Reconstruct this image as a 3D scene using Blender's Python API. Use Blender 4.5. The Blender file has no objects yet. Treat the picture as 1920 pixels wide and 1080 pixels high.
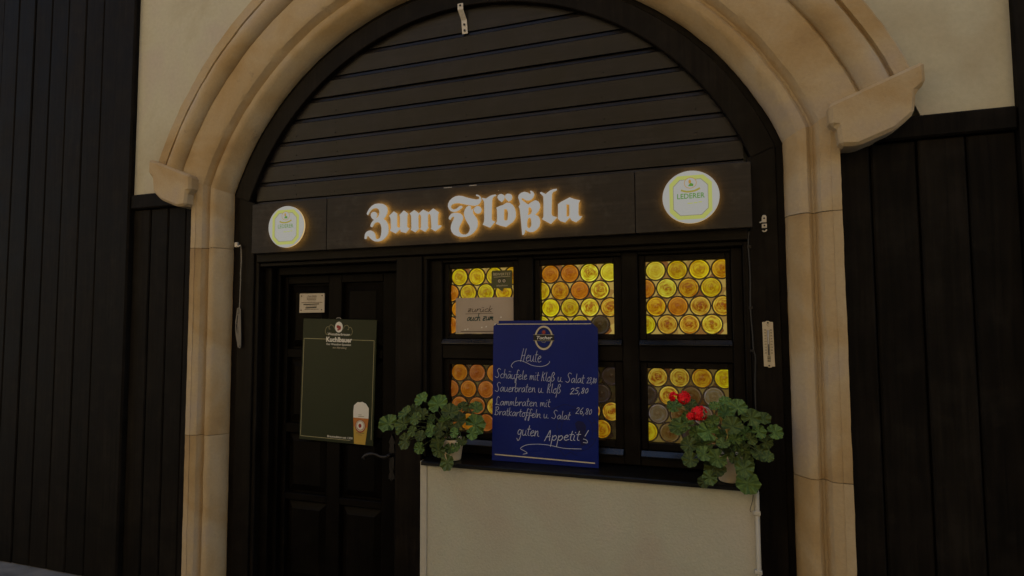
import bpy, bmesh, math, random
from mathutils import Vector, Matrix, noise
R = math.radians
scene = bpy.context.scene
COL = scene.collection
random.seed(11)

# ------------------------------------------------------------------ camera, sky, sun, exposure
EXPO = 1.25
cam = bpy.data.cameras.new('camera')
cam.sensor_width = 36.0
cam.lens = 36.0 * 1080 / 1920
cam.clip_start = 0.05
cam.clip_end = 400
cam_o = bpy.data.objects.new('camera', cam)
COL.objects.link(cam_o)
yaw, pit, rol = R(-18.506), R(3.429), R(-0.307)
fw = Vector((math.sin(yaw) * math.cos(pit), math.cos(yaw) * math.cos(pit), math.sin(pit)))
rt = Vector((math.cos(yaw), -math.sin(yaw), 0))
up = rt.cross(fw)
rt2 = rt * math.cos(rol) + up * math.sin(rol)
up2 = up * math.cos(rol) - rt * math.sin(rol)
m = Matrix((rt2, up2, -fw)).transposed().to_4x4()
m.translation = Vector((1.0, -2.75, 1.6))
cam_o.matrix_world = m
scene.camera = cam_o

SUN_ELEV, SUN_AZ = R(52), R(-25)          # high sun behind the house, the facade lies in open shade
world = bpy.data.worlds.new('World')
scene.world = world
world.use_nodes = True
wt = world.node_tree
bg = wt.nodes['Background']
sky = wt.nodes.new('ShaderNodeTexSky')
sky.sky_type = 'NISHITA'
sky.sun_disc = False
sky.sun_elevation = SUN_ELEV
sky.sun_rotation = SUN_AZ
wt.links.new(sky.outputs[0], bg.inputs[0])
bg.inputs[1].default_value = 0.1
sun = bpy.data.lights.new('sun', 'SUN')
sun.energy = 3.0
sun.angle = R(0.5)
sun.color = (1.0, 0.93, 0.82)
sun_o = bpy.data.objects.new('sun', sun)
COL.objects.link(sun_o)
sdir = Vector((math.sin(SUN_AZ) * math.cos(SUN_ELEV), math.cos(SUN_AZ) * math.cos(SUN_ELEV), math.sin(SUN_ELEV)))
sun_o.rotation_euler = sdir.to_track_quat('Z', 'Y').to_euler()
sun_o.location = (0, 3, 12)
scene.view_settings.view_transform = 'Standard'
scene.view_settings.look = 'None'
scene.view_settings.gamma = 1.0
scene.view_settings.use_curve_mapping = False
scene.view_settings.exposure = EXPO
EM = 1.0 / (2 ** EXPO)

# ------------------------------------------------------------------ materials
def new_mat(name):
    mt = bpy.data.materials.new(name)
    mt.use_nodes = True
    nt = mt.node_tree
    return mt, nt, nt.nodes['Principled BSDF']

def nd(nt, typ, **kw):
    n = nt.nodes.new(typ)
    for k, v in kw.items():
        setattr(n, k, v)
    return n

def lk(nt, a, b):
    nt.links.new(a, b)

def plain(name, col, rough=0.5, spec=0.4, metal=0.0, var=0.0, scale=40, bump=0.0):
    mt, nt, b = new_mat(name)
    b.inputs['Base Color'].default_value = (*col, 1)
    b.inputs['Roughness'].default_value = rough
    b.inputs['Specular IOR Level'].default_value = spec
    b.inputs['Metallic'].default_value = metal
    if var or bump:
        tc = nd(nt, 'ShaderNodeTexCoord')
        no = nd(nt, 'ShaderNodeTexNoise')
        no.inputs['Scale'].default_value = scale
        no.inputs['Detail'].default_value = 6
        lk(nt, tc.outputs['Object'], no.inputs['Vector'])
        if var:
            mx = nd(nt, 'ShaderNodeMix', data_type='RGBA')
            lk(nt, no.outputs[0], mx.inputs[0])
            mx.inputs[6].default_value = (*[c * (1 - var) for c in col], 1)
            mx.inputs[7].default_value = (*[min(1, c * (1 + var)) for c in col], 1)
            lk(nt, mx.outputs[2], b.inputs['Base Color'])
        if bump:
            bp = nd(nt, 'ShaderNodeBump')
            bp.inputs['Strength'].default_value = bump
            bp.inputs['Distance'].default_value = 0.002
            lk(nt, no.outputs[0], bp.inputs['Height'])
            lk(nt, bp.outputs[0], b.inputs['Normal'])
    return mt

def emit(name, col, strength, base=None):
    mt, nt, b = new_mat(name)
    b.inputs['Base Color'].default_value = (*(base or (0.03, 0.03, 0.03)), 1)
    b.inputs['Roughness'].default_value = 0.4
    b.inputs['Emission Color'].default_value = (*col, 1)
    b.inputs['Emission Strength'].default_value = strength * EM
    return mt

def wood(name, c0, c1, axis='X', rough=0.45, spec=0.35, speck=0.0, dust=0.0, bump=0.35, grain=1.0):
    """old painted timber: grain along the axis, worn patches, tiny paint specks"""
    mt, nt, b = new_mat(name)
    tc = nd(nt, 'ShaderNodeTexCoord')
    oi = nd(nt, 'ShaderNodeObjectInfo')
    add = nd(nt, 'ShaderNodeVectorMath', operation='ADD')
    sc = nd(nt, 'ShaderNodeVectorMath', operation='SCALE')
    sc.inputs[0].default_value = (7.3, 3.1, 5.7)
    lk(nt, oi.outputs['Random'], sc.inputs['Scale'])
    lk(nt, tc.outputs['Object'], add.inputs[0])
    lk(nt, sc.outputs[0], add.inputs[1])
    mp = nd(nt, 'ShaderNodeMapping')
    mp.inputs['Scale'].default_value = {'X': (2.2, 40, 46), 'Z': (46, 40, 2.2)}[axis]
    lk(nt, add.outputs[0], mp.inputs[0])
    g = nd(nt, 'ShaderNodeTexNoise')
    g.inputs['Scale'].default_value = 1.4 * grain
    g.inputs['Detail'].default_value = 7
    g.inputs['Distortion'].default_value = 0.4
    lk(nt, mp.outputs[0], g.inputs['Vector'])
    w = nd(nt, 'ShaderNodeTexNoise')
    w.inputs['Scale'].default_value = 4.5
    w.inputs['Detail'].default_value = 5
    lk(nt, add.outputs[0], w.inputs['Vector'])
    m1 = nd(nt, 'ShaderNodeMix', data_type='RGBA')
    m1.inputs[6].default_value = (*c0, 1)
    m1.inputs[7].default_value = (*c1, 1)
    ma = nd(nt, 'ShaderNodeMath', operation='MULTIPLY')
    lk(nt, g.outputs[0], ma.inputs[0])
    lk(nt, w.outputs[0], ma.inputs[1])
    rp = nd(nt, 'ShaderNodeMapRange')
    rp.inputs[1].default_value = 0.12
    rp.inputs[2].default_value = 0.42
    lk(nt, ma.outputs[0], rp.inputs[0])
    lk(nt, rp.outputs[0], m1.inputs[0])
    col = m1.outputs[2]
    # brightness differs a little from piece to piece
    hv = nd(nt, 'ShaderNodeHueSaturation')
    rv = nd(nt, 'ShaderNodeMapRange')
    rv.inputs[3].default_value = 0.82
    rv.inputs[4].default_value = 1.2
    lk(nt, oi.outputs['Random'], rv.inputs[0])
    lk(nt, rv.outputs[0], hv.inputs['Value'])
    lk(nt, col, hv.inputs['Color'])
    col = hv.outputs[0]
    if dust:
        dn = nd(nt, 'ShaderNodeTexNoise')
        dn.inputs['Scale'].default_value = 9
        dn.inputs['Detail'].default_value = 9
        dn.inputs['Roughness'].default_value = 0.7
        lk(nt, add.outputs[0], dn.inputs['Vector'])
        dr = nd(nt, 'ShaderNodeMapRange')
        dr.inputs[1].default_value = 0.5
        dr.inputs[2].default_value = 0.75
        dr.inputs[4].default_value = dust
        lk(nt, dn.outputs[0], dr.inputs[0])
        md = nd(nt, 'ShaderNodeMix', data_type='RGBA')
        md.inputs[7].default_value = (0.22, 0.2, 0.16, 1)
        lk(nt, dr.outputs[0], md.inputs[0])
        lk(nt, col, md.inputs[6])
        col = md.outputs[2]
    if speck:
        vo = nd(nt, 'ShaderNodeTexVoronoi')
        vo.inputs['Scale'].default_value = 11
        lk(nt, add.outputs[0], vo.inputs['Vector'])
        lt = nd(nt, 'ShaderNodeMath', operation='LESS_THAN')
        lt.inputs[1].default_value = 0.022
        lk(nt, vo.outputs['Distance'], lt.inputs[0])
        sp = nd(nt, 'ShaderNodeSeparateColor')
        lk(nt, vo.outputs['Color'], sp.inputs[0])
        l2 = nd(nt, 'ShaderNodeMath', operation='LESS_THAN')
        l2.inputs[1].default_value = speck
        lk(nt, sp.outputs[0], l2.inputs[0])
        mm = nd(nt, 'ShaderNodeMath', operation='MULTIPLY')
        lk(nt, lt.outputs[0], mm.inputs[0])
        lk(nt, l2.outputs[0], mm.inputs[1])
        ms = nd(nt, 'ShaderNodeMix', data_type='RGBA')
        ms.inputs[7].default_value = (0.5, 0.48, 0.44, 1)
        lk(nt, mm.outputs[0], ms.inputs[0])
        lk(nt, col, ms.inputs[6])
        col = ms.outputs[2]
    lk(nt, col, b.inputs['Base Color'])
    rr = nd(nt, 'ShaderNodeMapRange')
    rr.inputs[3].default_value = max(0.1, rough - 0.12)
    rr.inputs[4].default_value = rough + 0.15
    lk(nt, w.outputs[0], rr.inputs[0])
    lk(nt, rr.outputs[0], b.inputs['Roughness'])
    b.inputs['Specular IOR Level'].default_value = spec
    bp = nd(nt, 'ShaderNodeBump')
    bp.inputs['Strength'].default_value = bump
    bp.inputs['Distance'].default_value = 0.0015
    lk(nt, g.outputs[0], bp.inputs['Height'])
    lk(nt, bp.outputs[0], b.inputs['Normal'])
    return mt

def mineral(name, cols, scale=3.0, fine=60, bump=0.4, dist=0.004, rough=0.85, crack=0.0, streak=False):
    """stone or render: two scales of mottling plus relief"""
    mt, nt, b = new_mat(name)
    tc = nd(nt, 'ShaderNodeTexCoord')
    n1 = nd(nt, 'ShaderNodeTexNoise')
    n1.inputs['Scale'].default_value = scale
    n1.inputs['Detail'].default_value = 5
    n1.inputs['Distortion'].default_value = 0.6
    lk(nt, tc.outputs['Object'], n1.inputs['Vector'])
    cr = nd(nt, 'ShaderNodeValToRGB')
    els = cr.color_ramp.elements
    while len(els) < len(cols):
        els.new(0.5)
    for i, c in enumerate(cols):
        els[i].position = 0.28 + 0.44 * i / (len(cols) - 1)
        els[i].color = (*c, 1)
    lk(nt, n1.outputs[0], cr.inputs[0])
    n2 = nd(nt, 'ShaderNodeTexNoise')
    n2.inputs['Scale'].default_value = fine
    n2.inputs['Detail'].default_value = 8
    n2.inputs['Roughness'].default_value = 0.65
    lk(nt, tc.outputs['Object'], n2.inputs['Vector'])
    hv = nd(nt, 'ShaderNodeHueSaturation')
    mr = nd(nt, 'ShaderNodeMapRange')
    mr.inputs[3].default_value = 0.86
    mr.inputs[4].default_value = 1.14
    lk(nt, n2.outputs[0], mr.inputs[0])
    lk(nt, mr.outputs[0], hv.inputs['Value'])
    lk(nt, cr.outputs[0], hv.inputs['Color'])
    col = hv.outputs[0]
    if crack:
        n3 = nd(nt, 'ShaderNodeTexNoise')
        n3.inputs['Scale'].default_value = 7
        n3.inputs['Detail'].default_value = 10
        n3.inputs['Roughness'].default_value = 0.75
        lk(nt, tc.outputs['Object'], n3.inputs['Vector'])
        m3 = nd(nt, 'ShaderNodeMapRange')
        m3.inputs[1].default_value = 0.62
        m3.inputs[2].default_value = 0.74
        m3.inputs[4].default_value = crack
        lk(nt, n3.outputs[0], m3.inputs[0])
        mx = nd(nt, 'ShaderNodeMix', data_type='RGBA')
        mx.inputs[7].default_value = (0.12, 0.095, 0.06, 1)
        lk(nt, m3.outputs[0], mx.inputs[0])
        lk(nt, col, mx.inputs[6])
        col = mx.outputs[2]
    lk(nt, col, b.inputs['Base Color'])
    b.inputs['Roughness'].default_value = rough
    b.inputs['Specular IOR Level'].default_value = 0.25
    bp = nd(nt, 'ShaderNodeBump')
    bp.inputs['Strength'].default_value = bump
    bp.inputs['Distance'].default_value = dist
    if crack > 0.2:
        # pitted, chipped surface
        hs = nd(nt, 'ShaderNodeMath', operation='MULTIPLY_ADD')
        hs.inputs[1].default_value = -2.2
        lk(nt, m3.outputs[0], hs.inputs[0])
        lk(nt, n2.outputs[0], hs.inputs[2])
        lk(nt, hs.outputs[0], bp.inputs['Height'])
    else:
        lk(nt, n2.outputs[0], bp.inputs['Height'])
    lk(nt, bp.outputs[0], b.inputs['Normal'])
    return mt

def roundel_glass():
    """blown amber disc with the room light put into its own glow; colour and ring contrast come from the object"""
    mt, nt, b = new_mat('amber_glass')
    tc = nd(nt, 'ShaderNodeTexCoord')
    oi = nd(nt, 'ShaderNodeObjectInfo')
    sx = nd(nt, 'ShaderNodeSeparateXYZ')
    lk(nt, tc.outputs['Object'], sx.inputs[0])
    cx = nd(nt, 'ShaderNodeCombineXYZ')
    lk(nt, sx.outputs[0], cx.inputs[0])
    lk(nt, sx.outputs[2], cx.inputs[1])
    off = nd(nt, 'ShaderNodeMath', operation='MULTIPLY')
    off.inputs[1].default_value = 60
    lk(nt, oi.outputs['Random'], off.inputs[0])
    # wobble
    wn = nd(nt, 'ShaderNodeTexNoise', noise_dimensions='4D')
    wn.inputs['Scale'].default_value = 45
    wn.inputs['Detail'].default_value = 3
    lk(nt, cx.outputs[0], wn.inputs['Vector'])
    lk(nt, off.outputs[0], wn.inputs['W'])
    ln = nd(nt, 'ShaderNodeVectorMath', operation='LENGTH')
    lk(nt, cx.outputs[0], ln.inputs[0])
    r1 = nd(nt, 'ShaderNodeMath', operation='MULTIPLY')
    r1.inputs[1].default_value = 95
    lk(nt, ln.outputs['Value'], r1.inputs[0])
    r2 = nd(nt, 'ShaderNodeMath', operation='ADD')
    lk(nt, r1.outputs[0], r2.inputs[0])
    lk(nt, wn.outputs[0], r2.inputs[1])
    at = nd(nt, 'ShaderNodeVectorMath', operation='NORMALIZE')
    lk(nt, cx.outputs[0], at.inputs[0])
    pv = nd(nt, 'ShaderNodeVectorMath', operation='SCALE')
    pv.inputs['Scale'].default_value = 0.8
    lk(nt, at.outputs[0], pv.inputs[0])
    sp = nd(nt, 'ShaderNodeSeparateXYZ')
    lk(nt, pv.outputs[0], sp.inputs[0])
    pc = nd(nt, 'ShaderNodeCombineXYZ')
    lk(nt, sp.outputs[0], pc.inputs[0])
    lk(nt, sp.outputs[1], pc.inputs[1])
    lk(nt, r2.outputs[0], pc.inputs[2])
    ring = nd(nt, 'ShaderNodeTexNoise', noise_dimensions='4D')
    ring.inputs['Scale'].default_value = 1.15
    ring.inputs['Detail'].default_value = 4
    ring.inputs['Roughness'].default_value = 0.62
    lk(nt, pc.outputs[0], ring.inputs['Vector'])
    lk(nt, off.outputs[0], ring.inputs['W'])
    st = nd(nt, 'ShaderNodeMapRange')
    st.inputs[1].default_value = 0.40
    st.inputs[2].default_value = 0.56
    lk(nt, ring.outputs[0], st.inputs[0])
    # second, finer set of rings left by the spinning
    fr = nd(nt, 'ShaderNodeMath', operation='MULTIPLY')
    fr.inputs[1].default_value = 2.6
    lk(nt, r2.outputs[0], fr.inputs[0])
    fc = nd(nt, 'ShaderNodeCombineXYZ')
    lk(nt, sp.outputs[0], fc.inputs[0])
    lk(nt, sp.outputs[1], fc.inputs[1])
    lk(nt, fr.outputs[0], fc.inputs[2])
    fn = nd(nt, 'ShaderNodeTexNoise', noise_dimensions='4D')
    fn.inputs['Scale'].default_value = 1.1
    fn.inputs['Detail'].default_value = 3
    lk(nt, fc.outputs[0], fn.inputs['Vector'])
    lk(nt, off.outputs[0], fn.inputs['W'])
    fm = nd(nt, 'ShaderNodeMapRange')
    fm.inputs[1].default_value = 0.44
    fm.inputs[2].default_value = 0.56
    fm.inputs[3].default_value = -0.22
    fm.inputs[4].default_value = 0.22
    lk(nt, fn.outputs[0], fm.inputs[0])
    # the thick pontil in the middle is deeper in colour than the thin margin
    tk = nd(nt, 'ShaderNodeMapRange', interpolation_type='SMOOTHSTEP')
    tk.inputs[1].default_value = 0.0
    tk.inputs[2].default_value = 0.034
    tk.inputs[3].default_value = -0.6
    tk.inputs[4].default_value = 0.16
    lk(nt, ln.outputs['Value'], tk.inputs[0])
    s1 = nd(nt, 'ShaderNodeMath', operation='ADD')
    lk(nt, st.outputs[0], s1.inputs[0])
    lk(nt, fm.outputs[0], s1.inputs[1])
    s2 = nd(nt, 'ShaderNodeMath', operation='ADD')
    lk(nt, s1.outputs[0], s2.inputs[0])
    lk(nt, tk.outputs[0], s2.inputs[1])
    ms = nd(nt, 'ShaderNodeMath', operation='SUBTRACT', use_clamp=True)
    ms.inputs[0].default_value = 0.95
    lk(nt, s2.outputs[0], ms.inputs[1])
    mc = nd(nt, 'ShaderNodeMath', operation='MULTIPLY')
    lk(nt, ms.outputs[0], mc.inputs[0])
    lk(nt, oi.outputs['Alpha'], mc.inputs[1])
    deep = nd(nt, 'ShaderNodeMix', data_type='RGBA', blend_type='MULTIPLY')
    deep.inputs[0].default_value = 1
    deep.inputs[7].default_value = (0.50, 0.19, 0.10, 1)
    lk(nt, oi.outputs['Color'], deep.inputs[6])
    mx0 = nd(nt, 'ShaderNodeMix', data_type='RGBA')
    lk(nt, mc.outputs[0], mx0.inputs[0])
    lk(nt, oi.outputs['Color'], mx0.inputs[6])
    lk(nt, deep.outputs[2], mx0.inputs[7])
    # pale glints of room light, painted into the glow colour
    gl = nd(nt, 'ShaderNodeMapRange')
    gl.inputs[1].default_value = 0.95
    gl.inputs[2].default_value = 1.45
    gl.inputs[4].default_value = 0.8
    lk(nt, s2.outputs[0], gl.inputs[0])
    pale = nd(nt, 'ShaderNodeMix', data_type='RGBA', blend_type='MULTIPLY')
    pale.inputs[0].default_value = 1
    pale.inputs[7].default_value = (1.2, 1.4, 3.0, 1)
    lk(nt, oi.outputs['Color'], pale.inputs[6])
    mx = nd(nt, 'ShaderNodeMix', data_type='RGBA')
    lk(nt, gl.outputs[0], mx.inputs[0])
    lk(nt, mx0.outputs[2], mx.inputs[6])
    lk(nt, pale.outputs[2], mx.inputs[7])
    # thin bright edge painted into the glow, as light caught in the rim
    rm = nd(nt, 'ShaderNodeValToRGB')
    re_ = rm.color_ramp.elements
    re_[0].position, re_[0].color = 0.0, (0.9, 0.9, 0.9, 1)
    re_[1].position, re_[1].color = 0.80, (0.9, 0.9, 0.9, 1)
    for ps, vl in ((0.84, 0.62), (0.88, 1.45), (0.93, 1.2), (0.97, 0.7)):
        q = re_.new(ps)
        q.color = (vl, vl, vl * 1.4, 1)
    rn = nd(nt, 'ShaderNodeMath', operation='DIVIDE')
    rn.inputs[1].default_value = 0.0447
    lk(nt, ln.outputs['Value'], rn.inputs[0])
    lk(nt, rn.outputs[0], rm.inputs[0])
    mr_ = nd(nt, 'ShaderNodeMix', data_type='RGBA', blend_type='MULTIPLY')
    mr_.inputs[0].default_value = 1
    lk(nt, mx.outputs[2], mr_.inputs[6])
    lk(nt, rm.outputs[0], mr_.inputs[7])
    lk(nt, mr_.outputs[2], b.inputs['Emission Color'])
    b.inputs['Emission Strength'].default_value = 1.0 * EM
    b.inputs['Base Color'].default_value = (0.03, 0.016, 0.004, 1)
    b.inputs['Roughness'].default_value = 0.1
    b.inputs['Specular IOR Level'].default_value = 0.3
    bp = nd(nt, 'ShaderNodeBump')
    bp.inputs['Strength'].default_value = 0.25
    bp.inputs['Distance'].default_value = 0.002
    lk(nt, ring.outputs[0], bp.inputs['Height'])
    lk(nt, bp.outputs[0], b.inputs['Normal'])
    return mt

def filler_glass():
    mt, nt, b = new_mat('filler_glass')
    oi = nd(nt, 'ShaderNodeObjectInfo')
    tc = nd(nt, 'ShaderNodeTexCoord')
    vo = nd(nt, 'ShaderNodeTexVoronoi')
    vo.inputs['Scale'].default_value = 17
    lk(nt, tc.outputs['Object'], vo.inputs['Vector'])
    sp = nd(nt, 'ShaderNodeSeparateColor')
    lk(nt, vo.outputs['Color'], sp.inputs[0])
    cr = nd(nt, 'ShaderNodeValToRGB')
    e = cr.color_ramp.elements
    e[0].position, e[0].color = 0.1, (0.16, 0.06, 0.012, 1)
    e[1].position, e[1].color = 0.55, (0.36, 0.25, 0.055, 1)
    lk(nt, sp.outputs[0], cr.inputs[0])
    mx = nd(nt, 'ShaderNodeMix', data_type='RGBA', blend_type='MULTIPLY')
    mx.inputs[0].default_value = 1
    lk(nt, cr.outputs[0], mx.inputs[6])
    lk(nt, oi.outputs['Color'], mx.inputs[7])
    lk(nt, mx.outputs[2], b.inputs['Emission Color'])
    b.inputs['Emission Strength'].default_value = EM
    b.inputs['Base Color'].default_value = (0.03, 0.02, 0.01, 1)
    b.inputs['Roughness'].default_value = 0.15
    return mt

def leaf_mat():
    mt, nt, b = new_mat('geranium_leaf')
    tc = nd(nt, 'ShaderNodeTexCoord')
    oi = nd(nt, 'ShaderNodeObjectInfo')
    no = nd(nt, 'ShaderNodeTexNoise')
    no.inputs['Scale'].default_value = 2.5
    no.inputs['Detail'].default_value = 5
    lk(nt, tc.outputs['Object'], no.inputs['Vector'])
    cr = nd(nt, 'ShaderNodeValToRGB')
    e = cr.color_ramp.elements
    e[0].position, e[0].color = 0.35, (0.052, 0.092, 0.02, 1)
    e[1].position, e[1].color = 0.68, (0.115, 0.185, 0.04, 1)
    lk(nt, no.outputs[0], cr.inputs[0])
    # veins radiating from the stalk
    sx = nd(nt, 'ShaderNodeSeparateXYZ')
    lk(nt, tc.outputs['Object'], sx.inputs[0])
    an = nd(nt, 'ShaderNodeMath', operation='ARCTAN2')
    lk(nt, sx.outputs[1], an.inputs[0])
    lk(nt, sx.outputs[0], an.inputs[1])
    a2 = nd(nt, 'ShaderNodeMath', operation='MULTIPLY')
    a2.inputs[1].default_value = 7
    lk(nt, an.outputs[0], a2.inputs[0])
    co = nd(nt, 'ShaderNodeMath', operation='COSINE')
    lk(nt, a2.outputs[0], co.inputs[0])
    vr = nd(nt, 'ShaderNodeMapRange')
    vr.inputs[1].default_value = 0.9
    vr.inputs[2].default_value = 1.0
    vr.inputs[4].default_value = 0.5
    lk(nt, co.outputs[0], vr.inputs[0])
    mx = nd(nt, 'ShaderNodeMix', data_type='RGBA')
    mx.inputs[7].default_value = (0.12, 0.19, 0.055, 1)
    lk(nt, vr.outputs[0], mx.inputs[0])
    lk(nt, cr.outputs[0], mx.inputs[6])
    hv = nd(nt, 'ShaderNodeHueSaturation')
    hr = nd(nt, 'ShaderNodeMapRange')
    hr.inputs[3].default_value = 0.55
    hr.inputs[4].default_value = 1.5
    lk(nt, oi.outputs['Random'], hr.inputs[0])
    lk(nt, hr.outputs[0], hv.inputs['Value'])
    hh = nd(nt, 'ShaderNodeMapRange')
    hh.inputs[3].default_value = 0.465
    hh.inputs[4].default_value = 0.51
    lk(nt, oi.outputs['Random'], hh.inputs[0])
    lk(nt, hh.outputs[0], hv.inputs['Hue'])
    lk(nt, mx.outputs[2], hv.inputs['Color'])
    lk(nt, hv.outputs[0], b.inputs['Base Color'])
    b.inputs['Roughness'].default_value = 0.6
    b.inputs['Specular IOR Level'].default_value = 0.3
    bp = nd(nt, 'ShaderNodeBump')
    bp.inputs['Strength'].default_value = 0.5
    bp.inputs['Distance'].default_value = 0.05
    lk(nt, co.outputs[0], bp.inputs['Height'])
    lk(nt, bp.outputs[0], b.inputs['Normal'])
    return mt

M = {}
M['stone'] = mineral('sandstone', [(0.31, 0.20, 0.092), (0.41, 0.28, 0.132), (0.46, 0.35, 0.205), (0.41, 0.325, 0.235)], 2.2, 70, 0.6, 0.004, crack=0.4)
M['plaster'] = mineral('cream_plaster', [(0.42, 0.36, 0.24), (0.50, 0.46, 0.33), (0.47, 0.40, 0.32)], 2.0, 45, 0.3, 0.003)
M['parapet'] = mineral('white_render', [(0.42, 0.36, 0.275), (0.44, 0.425, 0.32), (0.49, 0.435, 0.345)], 1.7, 95, 0.7, 0.004, crack=0.06)
M['plank'] = wood('stained_plank', (0.0065, 0.0048, 0.0045), (0.0165, 0.0130, 0.0125), 'X', 0.36, 0.24, speck=0.14, dust=0.035)
M['frame'] = wood('stained_frame', (0.0035, 0.0024, 0.0016), (0.0105, 0.0078, 0.0052), 'Z', 0.45, 0.07, speck=0.1, dust=0.02)
M['beam'] = wood('stained_transom', (0.0035, 0.0024, 0.0016), (0.0105, 0.0078, 0.0052), 'X', 0.45, 0.09, speck=0.06, dust=0.02)
M['gloss_bar'] = wood('glossy_weather_bar', (0.005, 0.005, 0.006), (0.012, 0.012, 0.013), 'X', 0.25, 0.55, dust=0.02)
M['door'] = wood('stained_door', (0.0016, 0.0011, 0.0007), (0.0055, 0.004, 0.0026), 'Z', 0.42, 0.05, speck=0.05, dust=0.008)
M['fascia'] = wood('fascia_paint', (0.020, 0.0145, 0.009), (0.036, 0.0275, 0.018), 'X', 0.6, 0.25, speck=0.16, dust=0.12, bump=0.2)
M['black'] = wood('black_paint', (0.002, 0.0018, 0.0015), (0.006, 0.005, 0.004), 'X', 0.4, 0.3, dust=0.02)
M['side_board'] = wood('dark_boarding', (0.0045, 0.0036, 0.0026), (0.0125, 0.0098, 0.0072), 'Z', 0.6, 0.05, dust=0.02)
M['glass'] = roundel_glass()
M['filler'] = filler_glass()
M['lead'] = plain('lead_came', (0.075, 0.055, 0.036), 0.5, 0.4, 0.3, 0.3, 60, 0.3)
M['letter'] = emit('letter_face', (1.0, 1.0, 0.98), 0.285, (0.03, 0.03, 0.03))
M['letter_edge'] = emit('letter_edge', (1.0, 0.8, 0.5), 0.3)
M['letter_side'] = emit('letter_halo', (1.0, 0.55, 0.12), 13.0)
M['disc'] = emit('disc_face', (1.0, 1.0, 0.93), 0.285, (0.03, 0.03, 0.03))
M['disc_side'] = emit('disc_rim', (1.0, 0.7, 0.3), 0.55)
M['disc_halo'] = emit('disc_halo', (1.0, 0.55, 0.12), 6.0)
M['disc_yellow'] = emit('disc_yellow', (0.31, 0.33, 0.075), 1.0)
M['disc_line'] = emit('disc_line', (0.12, 0.10, 0.04), 1.0)
M['disc_green'] = emit('disc_green', (0.05, 0.17, 0.012), 1.0)
M['disc_orange'] = emit('disc_orange', (0.32, 0.17, 0.02), 1.0)
M['disc_gold'] = emit('disc_gold', (0.24, 0.2, 0.02), 1.0)
M['green_board'] = plain('green_enamel', (0.017, 0.0225, 0.0075), 0.4, 0.2, 0, 0.12, 6)
M['blue_board'] = plain('blue_board', (0.0030, 0.0115, 0.125), 0.42, 0.2, 0, 0.22, 7)
M['blue_print'] = plain('blue_print', (0.0025, 0.004, 0.05), 0.4, 0.3)
M['white'] = plain('white_print', (0.68, 0.65, 0.57), 0.6, 0.3)
M['chalk'] = plain('chalk_pen', (0.44, 0.465, 0.56), 0.8, 0.2, 0, 0.25, 300)
M['gold'] = plain('gold_print', (0.36, 0.32, 0.17), 0.5, 0.3)
M['cream'] = plain('cream_print', (0.5, 0.43, 0.3), 0.5, 0.3)
M['red_print'] = plain('red_print', (0.28, 0.03, 0.02), 0.5, 0.3)
M['black_print'] = plain('black_print', (0.012, 0.011, 0.01), 0.5, 0.3)
M['orange_print'] = plain('orange_print', (0.45, 0.16, 0.03), 0.5, 0.3)
M['amber_print'] = plain('amber_print', (0.45, 0.29, 0.045), 0.5, 0.3)
M['paper'] = plain('paper', (0.42, 0.34, 0.26), 0.8, 0.2, 0, 0.1, 8)
M['teal_ink'] = plain('teal_ink', (0.008, 0.045, 0.04), 0.6, 0.2)
M['grey_ink'] = plain('grey_ink', (0.09, 0.065, 0.045), 0.6, 0.2)
M['sticker'] = plain('olive_sticker', (0.07, 0.075, 0.028), 0.4, 0.3, 0, 0.15, 30)
M['plaque'] = plain('plaque_enamel', (0.48, 0.41, 0.31), 0.45, 0.4, 0, 0.12, 40)
M['iron'] = plain('wrought_iron', (0.022, 0.019, 0.017), 0.4, 0.5, 0.6, 0.4, 90, 0.4)
M['zinc'] = plain('zinc_metal', (0.5, 0.46, 0.4), 0.45, 0.5, 0.35, 0.4, 70, 0.3)
M['rope'] = plain('grey_rope', (0.27, 0.24, 0.19), 0.9, 0.1, 0, 0.45, 400, 0.8)
M['cable'] = plain('black_cable', (0.02, 0.019, 0.018), 0.45, 0.4)
M['thermo'] = plain('thermometer_plastic', (0.52, 0.43, 0.28), 0.5, 0.4, 0, 0.06, 30)
M['pot'] = plain('ivory_pot', (0.72, 0.56, 0.34), 0.5, 0.4, 0, 0.1, 25)
M['soil'] = plain('potting_soil', (0.018, 0.013, 0.009), 0.95, 0.1, 0, 0.5, 80, 0.8)
M['leaf'] = leaf_mat()
M['stem'] = plain('green_stem', (0.075, 0.10, 0.03), 0.6, 0.3, 0, 0.3, 50)
M['petal'] = plain('red_petal', (0.80, 0.008, 0.016), 0.6, 0.25, 0, 0.25, 90)
M['conduit'] = plain('white_conduit', (0.46, 0.42, 0.33), 0.5, 0.4, 0, 0.12, 40)
M['cobble'] = mineral('street_setts', [(0.09, 0.085, 0.08), (0.16, 0.15, 0.135), (0.22, 0.2, 0.175)], 5, 60, 0.6, 0.01)
M['opposite'] = mineral('ochre_render', [(0.50, 0.37, 0.18), (0.58, 0.44, 0.24), (0.62, 0.5, 0.3)], 0.6, 30, 0.3, 0.004)
M['opp_glass'] = plain('dark_pane', (0.03, 0.035, 0.04), 0.08, 0.5)
M['roof'] = mineral('roof_tile', [(0.2, 0.07, 0.04), (0.28, 0.11, 0.06)], 3, 30, 0.3, 0.01)

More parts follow.
